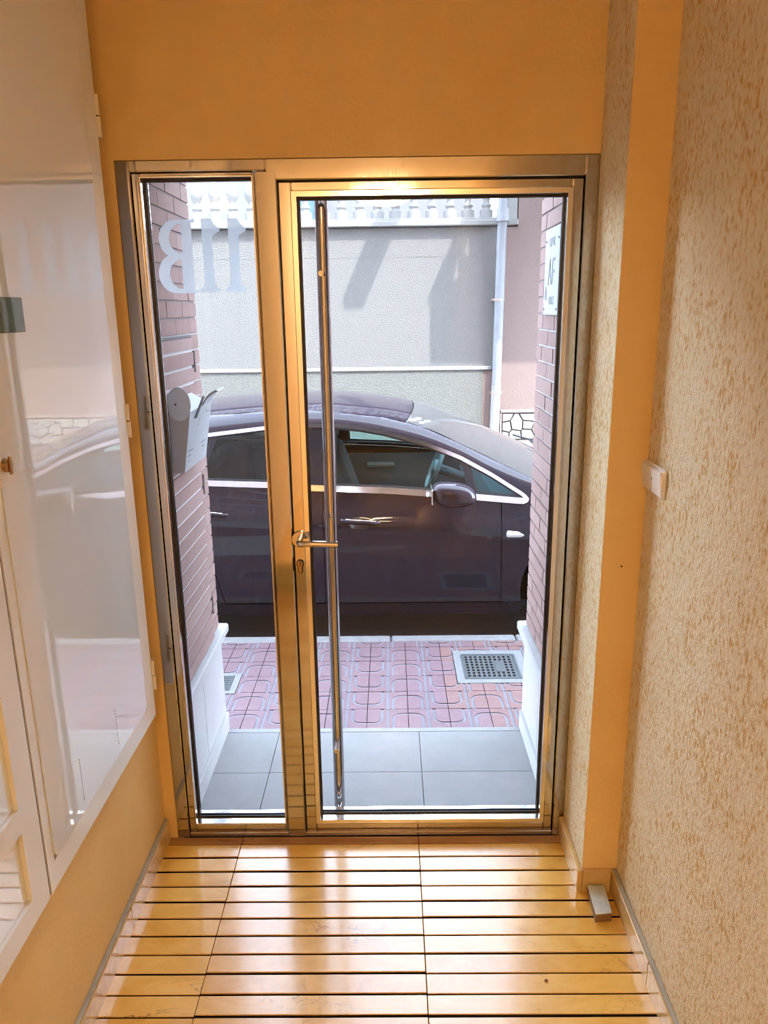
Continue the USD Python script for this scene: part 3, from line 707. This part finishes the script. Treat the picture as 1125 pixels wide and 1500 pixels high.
bal = obj('balustrade', [cb((-7, YH + 0.02, 2.612), (1.40, YH + 0.18, 2.640), 0.006), cb((-7, YH + 0.0, 3.215), (1.40, YH + 0.2, 3.36), 0.012)], 'house_white', hs)
prof = [(0.0, 0.0), (0.066, 0.0), (0.066, 0.075), (0.045, 0.082), (0.040, 0.10), (0.052, 0.115), (0.052, 0.125), (0.036, 0.14), (0.030, 0.165), (0.040, 0.195), (0.058, 0.235), (0.063, 0.265), (0.055, 0.30), (0.038, 0.345), (0.030, 0.40), (0.029, 0.44), (0.043, 0.455), (0.043, 0.47), (0.03, 0.482), (0.046, 0.50), (0.060, 0.505), (0.060, 0.575), (0.0, 0.575)]
balm = lathe(prof, 16)
for k in range(21):
    m = balm.copy(); m.apply_translation((-2.62 + k * 0.1855, YH + 0.10, 2.640))
    obj('baluster', m, 'house_white', bal, smooth=40)
obj('end_pier', cb((1.245, YH + 0.0, 2.612), (1.395, YH + 0.19, 3.22), 0.006), 'house_white', hs)
obj('added_shade_beam', cb((0.33, YH - 0.74, 3.37), (0.54, YH + 0.6, 3.50), 0.01), 'house_white', hs)  # unseen beam, added to cast the slanting shadow strip on the wall
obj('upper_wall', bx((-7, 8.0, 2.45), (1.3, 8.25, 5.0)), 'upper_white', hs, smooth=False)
uw = obj('upper_window', ext_axis(sbox(-1.22, 2.65, -0.72, 4.0).difference(sbox(-1.12, 2.65, -0.82, 3.9)), 7.94, 8.0, 1), 'house_white', hs)
obj('shutter', bx((-1.12, 7.97, 2.65), (-0.82, 7.999, 3.9)), 'shutter_blue', uw, smooth=False)

pk = thing('pink_house', 'pink rendered house across the street right of the downpipe', 'house', (3, YH, 0))
obj('wall', ext_axis(Polygon([(1.203, -0.1), (9, -0.1), (9, 5.2), (1.405, 5.2), (1.405, 2.545), (1.203, 2.545)]), YH, YH + 0.3, 1), 'pink_wall', pk, smooth=False)
obj('wall_strip', bx((1.075, YH - 0.012, -0.1), (1.20, YH, 1.110)), 'pink_wall', pk, smooth=False)
plc = obj('stone_plinth', [bx((1.285, YH - 0.03, 0.36), (9, YH, 0.655))], 'plinth_joint', pk, smooth=False, label='stone-clad band at the foot of the pink wall')
obj('plinth_cap', [cb((1.27, YH - 0.05, 0.655), (9, YH, 0.685), 0.004), cb((1.265, YH - 0.045, 0.34), (1.287, YH, 0.66), 0.003)], 'pink_base', pk)
obj('plinth_base', bx((1.27, YH - 0.045, -0.02), (9, YH, 0.355)), 'pink_base', pk, smooth=False)
from scipy.spatial import Voronoi
seeds, xx = [], 1.2
while xx < 5.0:
    for r in range(3 if int(xx * 10) % 2 else 2):
        seeds.append((xx + rng.uniform(-0.05, 0.05), 0.36 + 0.29 * (r + rng.uniform(0.2, 0.8)) / 3))
    xx += 0.13
vor = Voronoi(np.array(seeds + [(-20, 0), (30, 0), (3, -30), (3, 30)]))
for k in range(len(seeds)):
    reg = vor.regions[vor.point_region[k]]
    if -1 in reg or len(reg) < 3:
        continue
    g = Polygon(vor.vertices[reg]).intersection(sbox(1.29, 0.366, 4.9, 0.65)).buffer(-0.011).buffer(0.004, 2)
    if g.is_empty or g.geom_type != 'Polygon' or g.area < 6e-4:
        continue
    obj('stone', ext_axis(g, YH - 0.043 + rng.uniform(-0.004, 0.004), YH - 0.02, 1), 'plinth_stone_' + 'abcd'[rng.integers(0, 4)], plc, smooth=False)
# balcony above, out of the picture: its shade lies on both walls
bc = obj('balcony', [cb((1.49, YH - 1.0, 3.37), (4.4, YH, 3.55), 0.01), cb((1.49, YH - 1.0, 3.55), (4.4, YH - 0.90, 4.03), 0.01), cb((1.47, YH - 1.0, 3.98), (1.60, YH, 4.06), 0.01)], 'house_white', pk)
for k in range(8):
    m = balm.copy(); m.apply_scale((0.62, 0.62, 0.75)); m.apply_translation((1.545, YH - 0.82 + k * 0.11, 3.55))
    obj('baluster', m, 'house_white', bc, smooth=40)

dp = thing('downpipe', 'grey rainwater downpipe with peeling paint where the two opposite houses meet', 'drainpipe', (1.215, YH - 0.07, 0.42))
obj('pipe', tube([(1.215, YH - 0.062, 0.95), (1.225, YH - 0.062, 1.8), (1.228, YH - 0.09, 2.45), (1.228, YH - 0.145, 2.62)], 0.048, 20), 'pipe_grey', dp, smooth=40)
obj('lower_pipe', tube([(1.205, YH - 0.062, 0.42), (1.215, YH - 0.062, 0.95)], 0.050, 20), 'pipe_flaking', dp, smooth=40, label='flaking lower length of the pipe')
obj('collar', tube([(1.228, YH - 0.145, 2.58), (1.228, YH - 0.145, 2.70)], 0.066, 20), 'pipe_grey', dp, smooth=40)
obj('upper_pipe', tube([(1.228, YH - 0.145, 2.70), (1.228, YH - 0.145, 3.3)], 0.046, 20), 'pipe_grey', dp, smooth=40)
for z in (0.87, 1.83):
    obj('bracket', [tube([(1.217, YH - 0.062, z - 0.012), (1.217, YH - 0.062, z + 0.012)], 0.054, 20), bx((1.15, YH - 0.03, z - 0.012), (1.285, YH, z + 0.012))], 'bracket', dp)

# ================================================================== THE PARKED CAR (faces right)
YC, HWC, ROADZ = 2.70, 0.83, -0.13
XCN, HLN = -0.085, 2.065
crz = lambda x: 0.545 - 0.045 * x
blz = lambda x: 0.752 - 0.090 * x
INS = PchipInterpolator([-0.30, 0.0, 0.22, 0.44, 0.485, 0.497, 0.512, 0.56, 1.0], [0.075, 0.050, 0.024, 0.021, 0.017, 0.005, 0.0, 0.010, 0.044])


TLINE = PchipInterpolator([-1.9, -1.45, -1.2, -0.967, -0.64, -0.379, -0.22, -0.09, 0.049, 0.284, 0.486, 0.66, 0.86, 1.0, 1.5], [0.86, 1.01, 1.07, 1.095, 1.123, 1.133, 1.128, 1.113, 1.088, 1.028, 0.948, 0.858, 0.775, 0.73, 0.90])   # above this line the sides roll over into the roof


def plan(x):
    u = np.clip(np.abs(np.asarray(x, float) - XCN) / HLN, 0, 1)
    return (1 - u ** 5.5) ** (1 / 2.4)


def half_width(x, z):
    """half the body's width at station x and height z"""
    x, z = np.asarray(x, float), np.asarray(z, float)
    b, c = blz(np.clip(x, -1.6, 1.0)), crz(np.clip(x, -1.6, 1.4))
    over = np.maximum(0, z - TLINE(np.clip(x, -1.9, 1.5)))
    s = np.where(z < c, 0.5 * (z + 0.13) / (c + 0.13), 0.5 + 0.5 * (z - c) / np.maximum(b - c, 0.05))
    ins = np.where(s <= 1, INS(np.clip(s, -0.3, 1)), 0.044 + (z - b) * 0.44)
    return HWC * plan(x) - ins - 15.0 * np.minimum(over, 0.075) ** 2


def side_panel(poly, side=-1, off=0.0, th=0.012, res=0.05):
    """a polygon in (x, z) laid on the body side and given thickness"""
    V, Fc, key = [], [], {}
    def vid(p):
        k = (round(p[0], 5), round(p[1], 5))
        if k not in key:
            key[k] = len(V); V.append(k)
        return key[k]
    for g in polys(poly):
        x0, z0, x1, z1 = g.bounds
        xs = np.arange(math.floor(x0 / res), math.ceil(x1 / res)) * res
        zs = np.arange(math.floor(z0 / res), math.ceil(z1 / res)) * res
        for xa in xs:
            strip = g.intersection(sbox(xa, z0 - 1, xa + res, z1 + 1))
            if strip.is_empty:
                continue
            for za in zs:
                c = strip.intersection(sbox(xa, za, xa + res, za + res))
                for q in polys(c):
                    v, f = trimesh.creation.triangulate_polygon(q, engine='earcut')
                    idx = [vid(p) for p in v]
                    for t in f:
                        t = [idx[t[0]], idx[t[1]], idx[t[2]]]
                        if len(set(t)) == 3:
                            Fc.append(t)
    P = np.array(V); Fc = np.array(Fc)
    a = P[Fc]
    area = (a[:, 1, 0] - a[:, 0, 0]) * (a[:, 2, 1] - a[:, 0, 1]) - (a[:, 1, 1] - a[:, 0, 1]) * (a[:, 2, 0] - a[:, 0, 0])
    Fc = Fc[np.abs(area) > 1e-10]; area = area[np.abs(area) > 1e-10]
    Fc = np.where((area > 0)[:, None], Fc, Fc[:, ::-1])
    hw = half_width(P[:, 0], P[:, 1])
    o = np.stack([P[:, 0], YC + side * (hw + off), P[:, 1]], 1)
    i = np.stack([P[:, 0], YC + side * (hw + off - th), P[:, 1]], 1)
    ed = np.sort(np.vstack([Fc[:, [0, 1]], Fc[:, [1, 2]], Fc[:, [2, 0]]]), axis=1)
    raw = np.vstack([Fc[:, [0, 1]], Fc[:, [1, 2]], Fc[:, [2, 0]]])
    uq, inv, cnt = np.unique(ed, axis=0, return_inverse=True, return_counts=True)
    bnd = raw[cnt[inv.ravel()] == 1]
    n = len(P)
    walls = np.vstack([np.stack([bnd[:, 0], bnd[:, 0] + n, bnd[:, 1] + n], 1), np.stack([bnd[:, 0], bnd[:, 1] + n, bnd[:, 1]], 1)])
    F2 = np.vstack([Fc, Fc[:, ::-1] + n, walls])
    if side > 0:
        F2 = F2[:, ::-1]
    return trimesh.Trimesh(np.vstack([o, i]), F2, process=False)


BELT = [(-1.42, 0.835), (-1.2, 0.824), (-0.94, 0.803), (-0.615, 0.789), (-0.37, 0.769), (0.09, 0.747), (0.294, 0.729), (0.544, 0.707), (0.794, 0.682), (0.83, 0.680)]
TOPL = [(0.856, 0.690), (0.862, 0.708), (0.845, 0.728), (0.824, 0.744), (0.66, 0.846), (0.486, 0.939), (0.284, 1.02), (0.049, 1.083), (-0.09, 1.108), (-0.22, 1.122), (-0.379, 1.127), (-0.64, 1.116), (-0.967, 1.083), (-1.2, 1.035), (-1.40, 0.955), (-1.47, 0.88)]
GREEN = Polygon(BELT + TOPL)
GREEN = GREEN.buffer(0.012).buffer(-0.012)
RAIL = [(-1.95, 0.80), (-1.80, 0.93), (-1.55, 1.055), (-1.3, 1.120), (-1.0, 1.166), (-0.639, 1.186), (-0.379, 1.190), (-0.236, 1.180), (0.039, 1.147), (0.27, 1.091), (0.499, 0.992), (0.725, 0.884), (0.868, 0.815), (1.0, 0.757)]
FTOP = [(1.0, 0.757), (1.15, 0.722), (1.35, 0.678), (1.55, 0.622)]
FW, RW, WR, WZ = 1.17, -1.31, 0.295, ROADZ + 0.295
arch_f, arch_r = Point(FW, WZ).buffer(0.345, 32), Point(RW, WZ).buffer(0.345, 32)
FULL = Polygon([(-1.75, 0.02), (1.62, 0.02), (1.66, 0.58)] + FTOP[::-1] + RAIL[::-1] + [(-1.95, 0.55)]).buffer(0)
FULL = FULL.difference(unary_union([arch_f, arch_r]))
BODY = FULL.difference(GREEN)
upper = Polygon([(x, z + 0.001) for x, z in BELT] + [(0.90, 0.70), (1.3, 0.9), (0.9, 1.5), (-2.5, 1.5), (-2.5, 0.86), (-1.49, 0.86)]).buffer(0)
lower = BODY.difference(upper)
rail = BODY.intersection(upper).intersection(sbox(-2.5, 0.0, 1.2, 2))
SHUT_F, SHUT_B, SHUT_R = 0.706, -0.300, -1.0
shut = 0.0022
sill = lower.intersection(sbox(-0.96, -0.1, 0.83, 0.098))
door_f = lower.intersection(Polygon([(SHUT_B, 0.102), (0.716, 0.102), (0.704, 0.69), (0.70, 0.9), (SHUT_B, 0.9)])).buffer(-shut)
door_r = lower.intersection(Polygon([(-0.885, 0.102), (SHUT_B, 0.102), (SHUT_B, 0.9), (-1.06, 0.9), (-1.06, 0.55), (-0.955, 0.38)])).buffer(-shut)
fender = lower.intersection(Polygon([(0.716, 0.0), (1.70, 0.0), (1.70, 1.0), (0.70, 1.0), (0.704, 0.69)])).difference(sbox(0, -1, 0.835, 0.098)).buffer(-shut)
quarter = lower.difference(unary_union([sbox(-0.96, -0.1, 3, 0.098), sbox(SHUT_B, -1, 3, 2), Polygon([(-0.885, 0.102), (SHUT_B, 0.102), (SHUT_B, 0.9), (-1.06, 0.9), (-1.06, 0.55), (-0.955, 0.38)])])).buffer(-shut)
INNER = GREEN.buffer(-0.021)
chrome_band = GREEN.difference(INNER)
belt_cut = Polygon([(x, z - 0.004) for x, z in BELT] + [(0.84, 0.70)] + [(x, z + 0.033) for x, z in BELT[::-1]]).buffer(0)
chrome_band = unary_union([chrome_band, belt_cut.intersection(GREEN)]).buffer(0.001).buffer(-0.001)
OPEN = GREEN.difference(chrome_band)
pil_b = Polygon([(-0.392, 0.6), (-0.226, 0.6), (-0.240, 1.3), (-0.392, 1.3)])
pil_f = Polygon([(0.486, 0.99), (0.516, 0.99), (0.516, 0.915), (0.584, 0.68), (0.550, 0.68), (0.486, 0.94)])
pil_r = Polygon([(-0.880, 1.12), (-0.905, 1.12), (-0.985, 0.85), (-0.985, 0.70), (-0.962, 0.70), (-0.958, 0.93)])
pillars = OPEN.intersection(unary_union([pil_b, pil_f, pil_r])).buffer(0)
glass_all = OPEN.difference(pillars.buffer(0.0005))
border = glass_all.difference(glass_all.buffer(-0.010))
glass_parts = polys(glass_all.buffer(-0.010))

cr = thing('parked_car', 'black hatchback with chrome window trim parked across the porch opening', 'car', (0, YC, ROADZ))
for side, nm in ((-1, 'near'), (1, 'far')):
    df = obj('front_door', side_panel(door_f, side), 'car_paint', cr)
    dr = obj('rear_door', side_panel(door_r, side), 'car_paint', cr)
    obj('front_fender', side_panel(fender, side), 'car_paint', cr)
    obj('rear_quarter', side_panel(quarter, side), 'car_paint', cr)
    obj('sill', side_panel(sill.buffer(-shut), side, -0.006), 'car_paint', cr)
    obj('roof_rail', side_panel(rail, side, res=0.014), 'car_paint', cr)
    obj('window_chrome', side_panel(chrome_band, side, 0.004, 0.012), 'chrome', cr)
    for g in polys(pillars):
        obj('window_pillar', side_panel(g, side, -0.002, 0.02), 'gloss_black', cr)
    obj('window_seal', side_panel(border, side, -0.004, 0.01), 'trim_black', cr)
    for g in sorted(glass_parts, key=lambda q: q.bounds[0]):
        rear = g.centroid.x < -0.4
        obj('side_window', side_panel(g, side, -0.006, 0.004), 'privacy_glass' if rear else 'car_glass', cr)
    # shut-line backing so that gaps read dark
    obj('inner_panel', side_panel(lower.buffer(-0.012).difference(unary_union([arch_f, arch_r]).buffer(0.02)), side, -0.03, 0.01, 0.1), 'trim_black', cr)
    # handles
    for dpar, x0, x1, zc_ in ((df, -0.193, 0.012, 0.598), (dr, -1.03, -0.845, 0.652)):
        ymid = lambda x: YC + side * (float(half_width(x, zc_)) + 0.020)
        pts = [(x0, YC + side * (float(half_width(x0, zc_)) - 0.004), zc_ + 0.004), (x0 + 0.022, ymid(x0) - side * 0.002, zc_ + 0.004)] + [(x0 + (x1 - x0) * t, ymid(x0 + (x1 - x0) * t), zc_ + 0.004 - 0.012 * t) for t in (0.3, 0.5, 0.7)] + [(x1 - 0.018, ymid(x1) - side * 0.002, zc_ - 0.010), (x1, YC + side * (float(half_width(x1, zc_)) - 0.004), zc_ - 0.012)]
        hm = tube(pts, 0.0125, 12)
        obj('door_handle', hm, 'car_paint', dpar, smooth=50)
        obj('handle_chrome', tube([(p[0], p[1] + side * 0.003, p[2] + 0.011) for p in pts[1:-1]], 0.004, 8), 'chrome', dpar, smooth=50)
        cup = affinity.scale(Point(0, 0).buffer(1, 24), (x1 - x0) * 0.36, 0.034)
        obj('handle_cup', side_panel(affinity.translate(cup, (x0 + x1) / 2, zc_ - 0.012), side, 0.0008, 0.002, 0.04), 'gloss_black', dpar)
    rep = Polygon([(0.735, 0.522), (0.742, 0.530), (0.80, 0.524), (0.828, 0.508), (0.812, 0.497), (0.742, 0.497), (0.735, 0.503)]).buffer(0.003)
    obj('side_repeater', side_panel(rep, side, 0.006, 0.01, 0.03), 'lens_white', cr, label='small white side indicator lens')
    # door mirror
    a, b = np.meshgrid(np.linspace(-np.pi / 2, np.pi / 2, 17), np.linspace(-np.pi, np.pi, 29), indexing='ij')
    spw = lambda v, e: np.sign(v) * np.abs(v) ** e
    X = spw(np.cos(a), 0.75) * spw(np.cos(b), 0.75); Yv = spw(np.cos(a), 0.75) * spw(np.sin(b), 0.75); Z = spw(np.sin(a), 0.75)
    taper = 1 - 0.22 * np.clip(X, -1, 1) - 0.10 * Z
    P = np.stack([0.424 + 0.118 * X - 0.02 * Z, YC + side * (HWC + 0.115 + 0.085 * Yv), 0.776 + 0.067 * Z * (1 - 0.12 * X)], -1)
    mr = obj('door_mirror', grid_mesh(P), 'car_paint', cr, smooth=True)
    obj('mirror_arm', tube([(0.43, YC + side * (HWC - 0.02), 0.735), (0.43, YC + side * (HWC + 0.06), 0.722), (0.43, YC + side * (HWC + 0.11), 0.728)], [0.03, 0.024, 0.03], 14), 'trim_black', mr, smooth=50)
    obj('mirror_face', cb((0.299, YC + side * (HWC + 0.045), 0.735), (0.309, YC + side * (HWC + 0.185), 0.820), 0.004), 'mirror_glass', mr)

# roof, windscreen, bonnet, tail
RL = PchipInterpolator([p[0] for p in RAIL], [p[1] for p in RAIL])


def top_sheet(x0, x1, nx, bul0, bul1, crown0, crown1, nt=25, lift=0.0):
    """sheet between the two roof rails, bulged forwards towards the middle"""
    P = np.zeros((nx, nt, 3))
    for i, s in enumerate(np.linspace(0, 1, nx)):
        xe = x0 + (x1 - x0) * s
        ze = float(RL(xe)); hw = float(half_width(xe, ze)) - 0.001
        for j, t in enumerate(np.linspace(-1, 1, nt)):
            k = 1 - abs(t) ** 2.2
            P[i, j] = (xe + (bul0 + (bul1 - bul0) * s) * k, YC + t * hw, ze + (crown0 + (crown1 - crown0) * s) * k + lift)
    return P


def sheet(P, th=0.006):
    Q = P.copy(); Q[..., 2] -= th
    a, b = grid_mesh(P), grid_mesh(Q)
    if a.face_normals[:, 2].mean() < 0:
        a.invert()
    if b.face_normals[:, 2].mean() > 0:
        b.invert()
    return joined([a, b])


rf = obj('roof', sheet(top_sheet(-1.45, 0.17, 40, 0.0, 0.06, 0.042, 0.040)), 'car_paint', cr, smooth=40)
obj('windscreen', sheet(top_sheet(0.175, 0.935, 30, 0.06, 0.20, 0.040, 0.020), 0.004), 'sheen_glass', cr, smooth=40)
obj('rear_window', sheet(top_sheet(-1.455, -1.86, 16, 0.0, -0.06, 0.042, 0.03), 0.004), 'privacy_glass', cr, smooth=40)
ant = [(-1.30, YC, 1.16), (-1.36, YC, 1.24), (-1.42, YC, 1.30)]
obj('aerial', tube(ant, [0.006, 0.004, 0.003], 8), 'trim_black', rf)
cowl = top_sheet(0.935, 1.0, 5, 0.20, 0.22, 0.020, 0.012); cowl[..., 2] -= 0.006
obj('cowl', sheet(cowl), 'trim_black', cr)
for y0, y1, x0, x1 in ((YC - 0.42, YC + 0.10, 1.11, 1.02), (YC + 0.05, YC + 0.58, 1.15, 0.98)):
    zf = lambda x, yy: float(RL(min(x - 0.2 * (1 - abs((yy - YC) / 0.75) ** 2.2), 1.0))) + 0.02 + 0.022
    obj('wiper', tube([(x0, y0, zf(x0, y0)), ((x0 + x1) / 2, (y0 + y1) / 2, zf((x0 + x1) / 2, (y0 + y1) / 2) + 0.01), (x1, y1, zf(x1, y1) + 0.005)], [0.010, 0.007, 0.006], 8), 'trim_black', cr)
FT = PchipInterpolator([p[0] for p in FTOP] + [1.75, 1.9], [p[1] for p in FTOP] + [0.54, 0.44])
P = np.zeros((24, 25, 3))
for i, s in enumerate(np.linspace(0, 1, 24)):
    for j, t in enumerate(np.linspace(-1, 1, 25)):
        k = 1 - abs(t) ** 2.2
        xe = 1.0 + (1.80 - 1.0) * s
        P[i, j] = (xe + (0.22 - 0.06 * s) * k * (1 - 0.35 * s), YC + t * (float(half_width(xe, FT(xe))) - 0.002), float(FT(xe)) + 0.012 + 0.035 * k * (0.4 + 0.6 * math.sin(math.pi * min(1, s * 0.8 + 0.2))) - 0.03 * s * k)
obj('bonnet', sheet(P), 'car_paint', cr, smooth=40)


def wrap(front, z0, z1, lean, umin, off=0.0, nth=40, nz=9):
    """bumper-like sheet wrapped round an end of the car's plan"""
    P = np.zeros((nz, nth, 3))
    sgn = 1 if front else -1
    th1 = math.acos(min(1, umin ** (5.5 / 2)))
    for i, s in enumerate(np.linspace(0, 1, nz)):
        z = z0 + (z1 - z0) * s
        for j, th in enumerate(np.linspace(-th1, th1, nth)):
            u, v = abs(math.cos(th)) ** (2 / 5.5), math.copysign(abs(math.sin(th)) ** (2 / 2.4), th)
            w = max(0, (u - umin) / (1 - umin))
            P[i, j] = (XCN + sgn * (u * HLN + off - w * lean(s)), YC + v * (HWC - 0.02 + off), z)
    m = grid_mesh(P)
    if (m.face_normals[:, 0].mean() < 0) == front:
        m.invert()
    return m


obj('front_bumper', wrap(True, 0.0, 0.40, lambda s: 0.05 * (2 * s - 0.9) ** 2, 0.80), 'car_paint', cr, smooth=True)
nose = obj('nose', wrap(True, 0.40, 0.56, lambda s: 0.06 + 0.16 * s, 0.80), 'car_paint', cr, smooth=True)
obj('grille', wrap(True, 0.27, 0.42, lambda s: 0.0 + 0.03 * s, 0.972, 0.012), 'trim_black', nose, smooth=True)
obj('tail', wrap(False, 0.40, 0.80, lambda s: 0.03 + 0.10 * s, 0.80), 'car_paint', cr, smooth=True)
obj('rear_bumper', wrap(False, 0.0, 0.40, lambda s: 0.04 * (2 * s - 1) ** 2, 0.80), 'car_paint', cr, smooth=True)
for s in (-1, 1):
    hl = Polygon([(1.50, 0.50), (1.56, 0.575), (1.72, 0.555), (1.84, 0.47), (1.70, 0.45)]).buffer(0.01)
    obj('headlamp', side_panel(hl, s, 0.008, 0.02, 0.03), 'lens_white', cr)
    tl = Polygon([(-1.98, 0.60), (-1.75, 0.63), (-1.70, 0.75), (-1.92, 0.74)]).buffer(0.01)
    obj('tail_lamp', side_panel(tl, s, 0.010, 0.02, 0.03), 'lens_red', cr)
# underbody, wheels
obj('underbody', [bx((-1.75, YC - 0.70, ROADZ + 0.16), (1.62, YC + 0.70, ROADZ + 0.20)), bx((1.06, YC - 0.55, 0.05), (1.62, YC + 0.55, 0.40)), bx((-1.8, YC - 0.55, 0.05), (-1.62, YC + 0.55, 0.40))], 'trim_black', cr)
tyre_prof = [(0.20, -0.095), (0.262, -0.100), (0.287, -0.085), (0.295, -0.06), (0.295, 0.06), (0.287, 0.085), (0.262, 0.100), (0.20, 0.095), (0.195, 0.0), (0.20, -0.095)]
spokes = unary_union([affinity.rotate(Polygon([(-0.030, 0.03), (0.030, 0.03), (0.022, 0.185), (-0.022, 0.185)]), 72 * k, origin=(0, 0)) for k in range(5)] + [Point(0, 0).buffer(0.05), Point(0, 0).buffer(0.205, 32).difference(Point(0, 0).buffer(0.178, 32))])
for wx in (FW, RW):
    for s in (-1, 1):
        yw = YC + s * 0.715
        t = lathe(tyre_prof, 40); t.apply_transform(trimesh.transformations.rotation_matrix(np.pi / 2, [1, 0, 0])); t.apply_translation((wx, yw, WZ))
        w = obj('wheel', t, 'tyre', cr, smooth=40)
        rim = ext(spokes, 0.03); rim.apply_transform(trimesh.transformations.rotation_matrix(np.pi / 2, [1, 0, 0])); rim.apply_translation((wx, yw + s * 0.075 + 0.015, WZ))
        obj('rim', rim, 'alloy', w)
        hub = lathe([(0, -0.03), (0.15, -0.03), (0.15, 0.03), (0, 0.03)], 24); hub.apply_transform(trimesh.transformations.rotation_matrix(np.pi / 2, [1, 0, 0])); hub.apply_translation((wx, yw, WZ))
        obj('brake_disc', hub, 'slot_dark', w)
        cyl_ = lathe([(0.343, -0.14), (0.350, -0.14), (0.350, 0.14), (0.343, 0.14), (0.343, -0.14)], 40)
        cyl_.apply_transform(trimesh.transformations.rotation_matrix(np.pi / 2, [1, 0, 0])); cyl_.apply_translation((wx, YC + s * 0.645, WZ))
        cyl_ = trimesh.intersections.slice_mesh_plane(cyl_, (0, 0, 1), (0, 0, 0.06))
        obj('arch_liner', cyl_, 'trim_black', cr)
# cabin
obj('cabin_floor', bx((-1.4, YC - 0.74, 0.05), (1.0, YC + 0.74, 0.09)), 'trim_black', cr)
obj('dashboard', trimesh.convex.convex_hull(np.array([(x, YC + s * 0.70, z) for s in (-1, 1) for x, z in ((0.62, 0.40), (0.60, 0.60), (0.68, 0.685), (1.00, 0.715), (1.02, 0.40))])), 'cabin_plastic', cr, smooth=False)


def seat(xb, yc, w=0.24):
    def rb(lo, hi, r=0.035):
        return cb(lo, hi, r)
    cu = rb((xb - 0.02, yc - w, 0.20), (xb + 0.50, yc + w, 0.36))
    bk = rb((-0.06, yc - w, 0.0), (0.07, yc + w, 0.54)); bk.apply_transform(trimesh.transformations.rotation_matrix(-0.35, [0, 1, 0])); bk.apply_translation((xb, 0, 0.33))
    s = obj('seat', cu, 'seat_cloth', cr)
    obj('seat_back', bk, 'seat_cloth', s)
    hr = rb((-0.045, yc - 0.12, 0.56), (0.045, yc + 0.12, 0.72), 0.03); hr.apply_transform(trimesh.transformations.rotation_matrix(-0.28, [0, 1, 0])); hr.apply_translation((xb, 0, 0.33))
    obj('headrest', hr, 'seat_cloth', s)
    return s


sa = seat(-0.16, YC - 0.36)
seat(-0.16, YC + 0.36)
rs = obj('rear_seat', [cb((-1.05, YC - 0.66, 0.20), (-0.58, YC + 0.66, 0.38), 0.04), cb((-1.20, YC - 0.66, 0.33), (-1.05, YC + 0.66, 0.80), 0.04)], 'seat_cloth', cr)
obj('seat_label', cb((-0.255, YC - 0.605, 0.585), (-0.165, YC - 0.6005, 0.72), 0.002), 'seat_label', sa, label='white label on the seat side')
obj('cargo_cover', bx((-1.75, YC - 0.62, 0.62), (-1.2, YC + 0.62, 0.64)), 'trim_black', cr)
swm = trimesh.creation.torus(0.165, 0.0145, major_sections=36, minor_sections=12)
spk = [tube([(0, 0, 0), (0.16, 0, 0)], 0.012, 8), tube([(0, 0, 0), (-0.16, 0, 0)], 0.012, 8), tube([(0, 0, 0), (0, -0.16, 0)], 0.012, 8), lathe([(0, -0.03), (0.055, -0.03), (0.06, 0.0), (0.05, 0.02), (0, 0.022)], 20)]
Rm = trimesh.transformations.rotation_matrix(np.pi / 2, [0, 0, 1])
wheel = joined([swm] + spk); wheel.apply_transform(Rm)
wheel.apply_transform(trimesh.transformations.rotation_matrix(-1.18, [0, 1, 0])); wheel.apply_translation((0.40, YC + 0.36, 0.665))
obj('steering_wheel', wheel, 'wheel_grey', cr, smooth=50)
obj('steering_column', tube([(0.41, YC + 0.36, 0.66), (0.62, YC + 0.36, 0.58)], 0.035, 12), 'cabin_plastic', cr)
obj('column_stalk', tube([(0.45, YC + 0.36, 0.66), (0.47, YC + 0.26, 0.68), (0.48, YC + 0.20, 0.69)], 0.008, 8), 'wheel_grey', cr)
obj('door_trim', side_panel(door_f.intersection(sbox(-0.28, 0.12, 0.69, 0.70)), 1, -0.05, 0.015, 0.1), 'door_card', cr)
obj('door_trim', side_panel(door_r.intersection(sbox(-0.95, 0.12, -0.31, 0.74)), 1, -0.05, 0.015, 0.1), 'door_card', cr)
obj('armrest', cb((-0.10, YC + 0.66, 0.60), (0.12, YC + 0.74, 0.635), 0.012), 'cabin_trim', cr)
obj('rear_view_mirror', cb((0.40, YC - 0.11, 0.985), (0.425, YC + 0.11, 1.045), 0.010), 'trim_black', cr)
